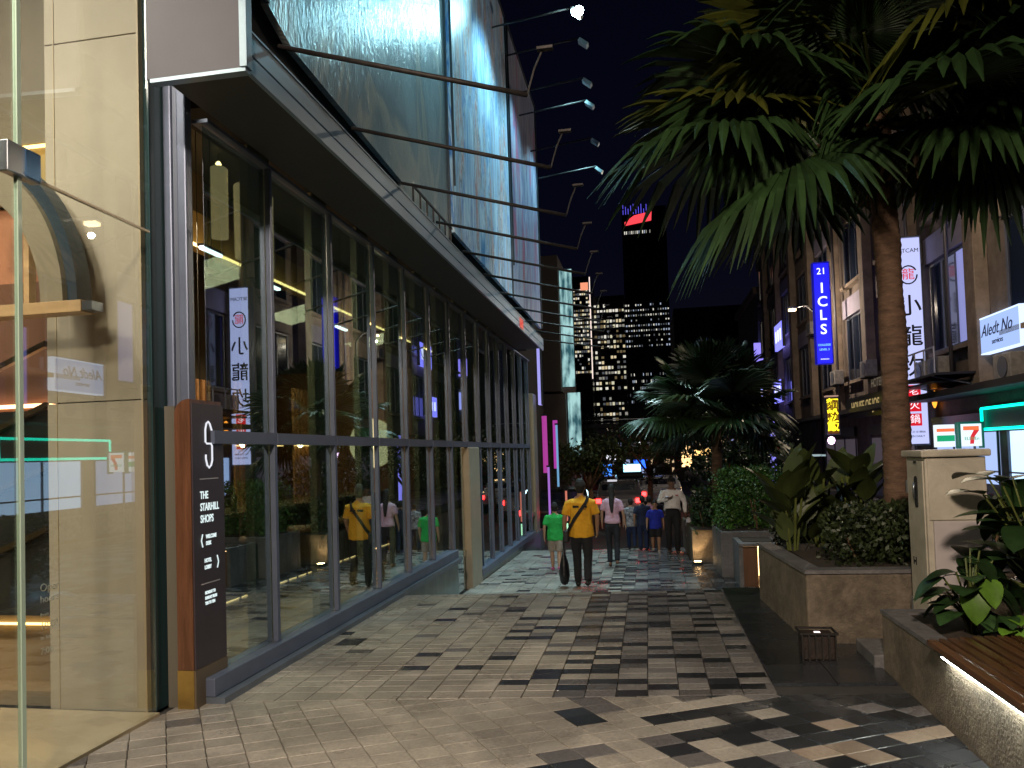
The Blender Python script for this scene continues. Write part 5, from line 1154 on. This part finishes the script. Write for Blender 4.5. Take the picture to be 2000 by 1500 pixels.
    for sd in (-1, 1): ey.lathe([(.002, .006), (.009, .003), (.009, -.003), (.002, -.006)], S((sd * .03, hc[1] + .083, hc[2] + .018)), black, 8)
    ey.build('eyes', t); part('mouth', t, P('lip', (.25, .09, .07), .5), (-.022 * s, .022 * s, (hc[1] + .077) * s, (hc[1] + .092) * s, (hc[2] - .052) * s, (hc[2] - .044) * s))
    t['H'] = H; return t, s, arms
cloth = lambda n, c, r=.85: P(n, c, r, 0, .16, 9, 1.0, 13)
blackc = cloth('black_trouser_cloth', (.012, .012, .014)); hairc = P('black_hair', (.010, .008, .007), .75, 0, .3, 30, 1.0, 45)
PI = math.pi
sk1 = ('tan', (.36, .20, .12)); sk2 = ('fair', (.45, .28, .19)); sk3 = ('brown', (.19, .10, .06))
def fz(y): return lz(y) + .002
# man in yellow
t, s, arms = person('man in a mustard yellow T-shirt and black trousers walking away with a crossbody strap', (-1.10, 12.25, fz(12.25)), 0, 1.74, sk1, cloth('mustard_cotton', (.80, .40, .02)), blackc, P('black_shoe', (.01, .01, .01), .5), hairc, stride=.13,
                    armL=((-.255, -.02, 1.13), (-.275, .06, .87)), armR=((.25, .03, 1.14), (.235, .14, .90)), hem=.83, mid=1.10, shoulder=1.06, wd=1.04)
part('neck_print', t, black, (-.115, -.02, -.146, -.128, 1.292, 1.325)); part('neck_print', t, black, (.02, .11, -.146, -.128, 1.292, 1.322))
part('neck_print', t, P('red_print', (.4, .1, .03), .7), (-.03, .09, -.146, -.128, 1.262, 1.272))
st_ = thing('shoulder_bag_strap', 'dark crossbody bag strap over the right shoulder of the man in yellow', 'bag', loc=(-1.10, 12.25, fz(12.25)))
b = MB(); pts = [(.10, .03, 1.47), (.13, -.06, 1.455), (.09, -.135, 1.36), (0, -.16, 1.24), (-.09, -.165, 1.12), (-.16, -.15, 1.00), (-.205, -.10, .92)]
vs_ = []; fs = []
for x, y, z in pts: vs_ += [(x - .016, y, z + .022), (x + .016, y, z - .022), (x + .016, y - .006, z - .022), (x - .016, y - .006, z + .022)]
for i in range(len(pts) - 1):
    for j in range(4): fs.append((i * 4 + j, i * 4 + (j + 1) % 4, i * 4 + 4 + (j + 1) % 4, i * 4 + 4 + j))
b.add(vs_, fs, black); b.build('strap', st_)
o = part('pouch', st_, P('bag_nylon', (.014, .014, .016), .6), (-.28, -.20, -.16, .08, .74, .93), bevel=.02)
# black bag in left hand
bg_ = thing('carrier_bag', 'limp black bag hanging from the left hand of the man in yellow', 'bag', loc=(-1.405, 12.33, fz(12.25)))
flesh('bag_body', [[(0, 0, .10, .075, .10), (.0, 0, .20, .09, .13), (0, 0, .36, .075, .11), (0, 0, .50, .035, .05), (0, 0, .60, .02, .03)]], P('black_plastic', (.010, .010, .013), .35, 0, 0, 5, .8, 22), bg_, .012, 2)
b = MB(); b.tube([(0, .02, .58), (.005, .03, .70), (.0, .0, .80), (-.005, -.03, .70), (0, -.02, .58)], .008, black, 5); b.build('handle', bg_)
# boy in green
person('boy in a green T-shirt and khaki shorts walking beside the man in yellow', (-1.76, 14.1, fz(14.1)), 0, 1.27, sk2, cloth('green_cotton', (.02, .42, .08)), cloth('khaki_cotton', (.32, .28, .24)), P('pink_sandal', (.55, .12, .3), .6), hairc, legs='short', stride=.12, wd=1.12, hem=.80, mid=1.08, voxel=.009)
# woman in pink
person('woman with long black hair in a pale pink top and dark trousers walking away', (-.72, 14.7, fz(14.7)), 0, 1.58, sk2, cloth('pale_pink_cotton', (.62, .38, .50)), cloth('charcoal_denim', (.016, .018, .026)), P('tan_shoe', (.20, .10, .06), .5), hairc, stride=.06, long_hair=True, wd=.92, hip=1.06, hem=.93,
       armL=((-.235, .0, 1.14), (-.245, .1, .90)), armR=((.25, -.02, 1.13), (.29, .04, .88)))
# guard
t, s, arms = person('heavy-set guard in a white long-sleeved shirt and black trousers looking down at a phone', (.47, 16.75, fz(16.75)), PI, 1.66, sk3, cloth('white_uniform', (.80, .77, .76)), blackc, P('black_shoe', (.01, .01, .01)), hairc, sleeve='long', stride=.05, wd=1.07, nod=.085, hem=.97, mid=1.06, belt=black, cap=black,
       armL=((-.26, -.03, 1.14), (-.27, .03, .89)), armR=((.27, .02, 1.16), (.07, .20, 1.25)), voxel=.009)
part('epaulette', t, P('navy_epaulette', (.03, .05, .2), .6), (-.21, -.11, -.03, .03, 1.36, 1.375)); part('epaulette', t, P('navy_epaulette', (.03, .05, .2)), (.11, .21, -.03, .03, 1.36, 1.375)); part('name_badge', t, P('red_badge', (.4, .03, .03), .6), (-.13, -.07, .118, .124, 1.23, 1.25))
t = thing('phone', 'dark mobile phone held in front of the guard chest', 'phone', loc=(.36, 16.46, fz(16.7) + 1.22)); part('case', t, black, (-.04, .04, -.03, .05, -.01, .0)); part('screen', t, E('phone_screen', (.6, .7, 1), .6), (-.035, .035, -.025, .045, .001, .003))
t = thing('carrier_bag', 'white looped plastic bag in the guard lowered hand', 'bag', loc=(.80, 16.68, fz(16.7)))
flesh('bag_body', [[(0, 0, .50, .045, .05), (.01, 0, .60, .075, .07), (0, 0, .72, .05, .05)]], P('white_plastic', (.62, .62, .68), .4, 0, 0, 5, .6, 20), t, .012, 2)
b = MB(); b.tube([(-.03, 0, .52), (-.05, 0, .36), (.0, 0, .28), (.05, 0, .36), (.04, 0, .52)], .012, P('white_plastic', (.62, .62, .68)), 6); b.build('loop_handle', t, True)
# children
person('small child in a royal blue T-shirt and black shorts next to the guard', (.10, 16.9, fz(16.9)), PI, 1.12, sk1, cloth('royal_blue_cotton', (.015, .03, .42)), cloth('black_trouser_cloth', (.012, .012, .014)), P('white_shoe', (.5, .45, .4), .6), hairc, legs='short', stride=.08, wd=1.15, voxel=.009, mid=1.05)
person('figure in dark navy clothes walking beside the child in blue', (-.17, 17.2, fz(17.2)), 0, 1.22, sk1, cloth('navy_cotton', (.012, .018, .05)), cloth('navy_denim', (.012, .022, .07)), P('black_shoe', (.01, .01, .01)), hairc, stride=.05, wd=1.1, voxel=.01)
person('child in a dark top with pale print walking at the back left of the group', (-.43, 17.4, fz(17.4)), 0, 1.15, sk2, P('patterned_cotton', (.02, .02, .03), .8, 0, 0, 16, col2=(.45, .45, .5)), cloth('navy_denim', (.012, .022, .07)), P('black_shoe', (.01, .01, .01)), hairc, stride=.07, wd=1.1, voxel=.01)
person('child in a pink shirt half hidden between the navy figure and the blue child', (-.02, 17.45, fz(17.45)), 0, 1.2, sk2, cloth('rose_cotton', (.5, .22, .32)), blackc, P('black_shoe', (.01, .01, .01)), hairc, stride=.05, wd=1.05, voxel=.012)
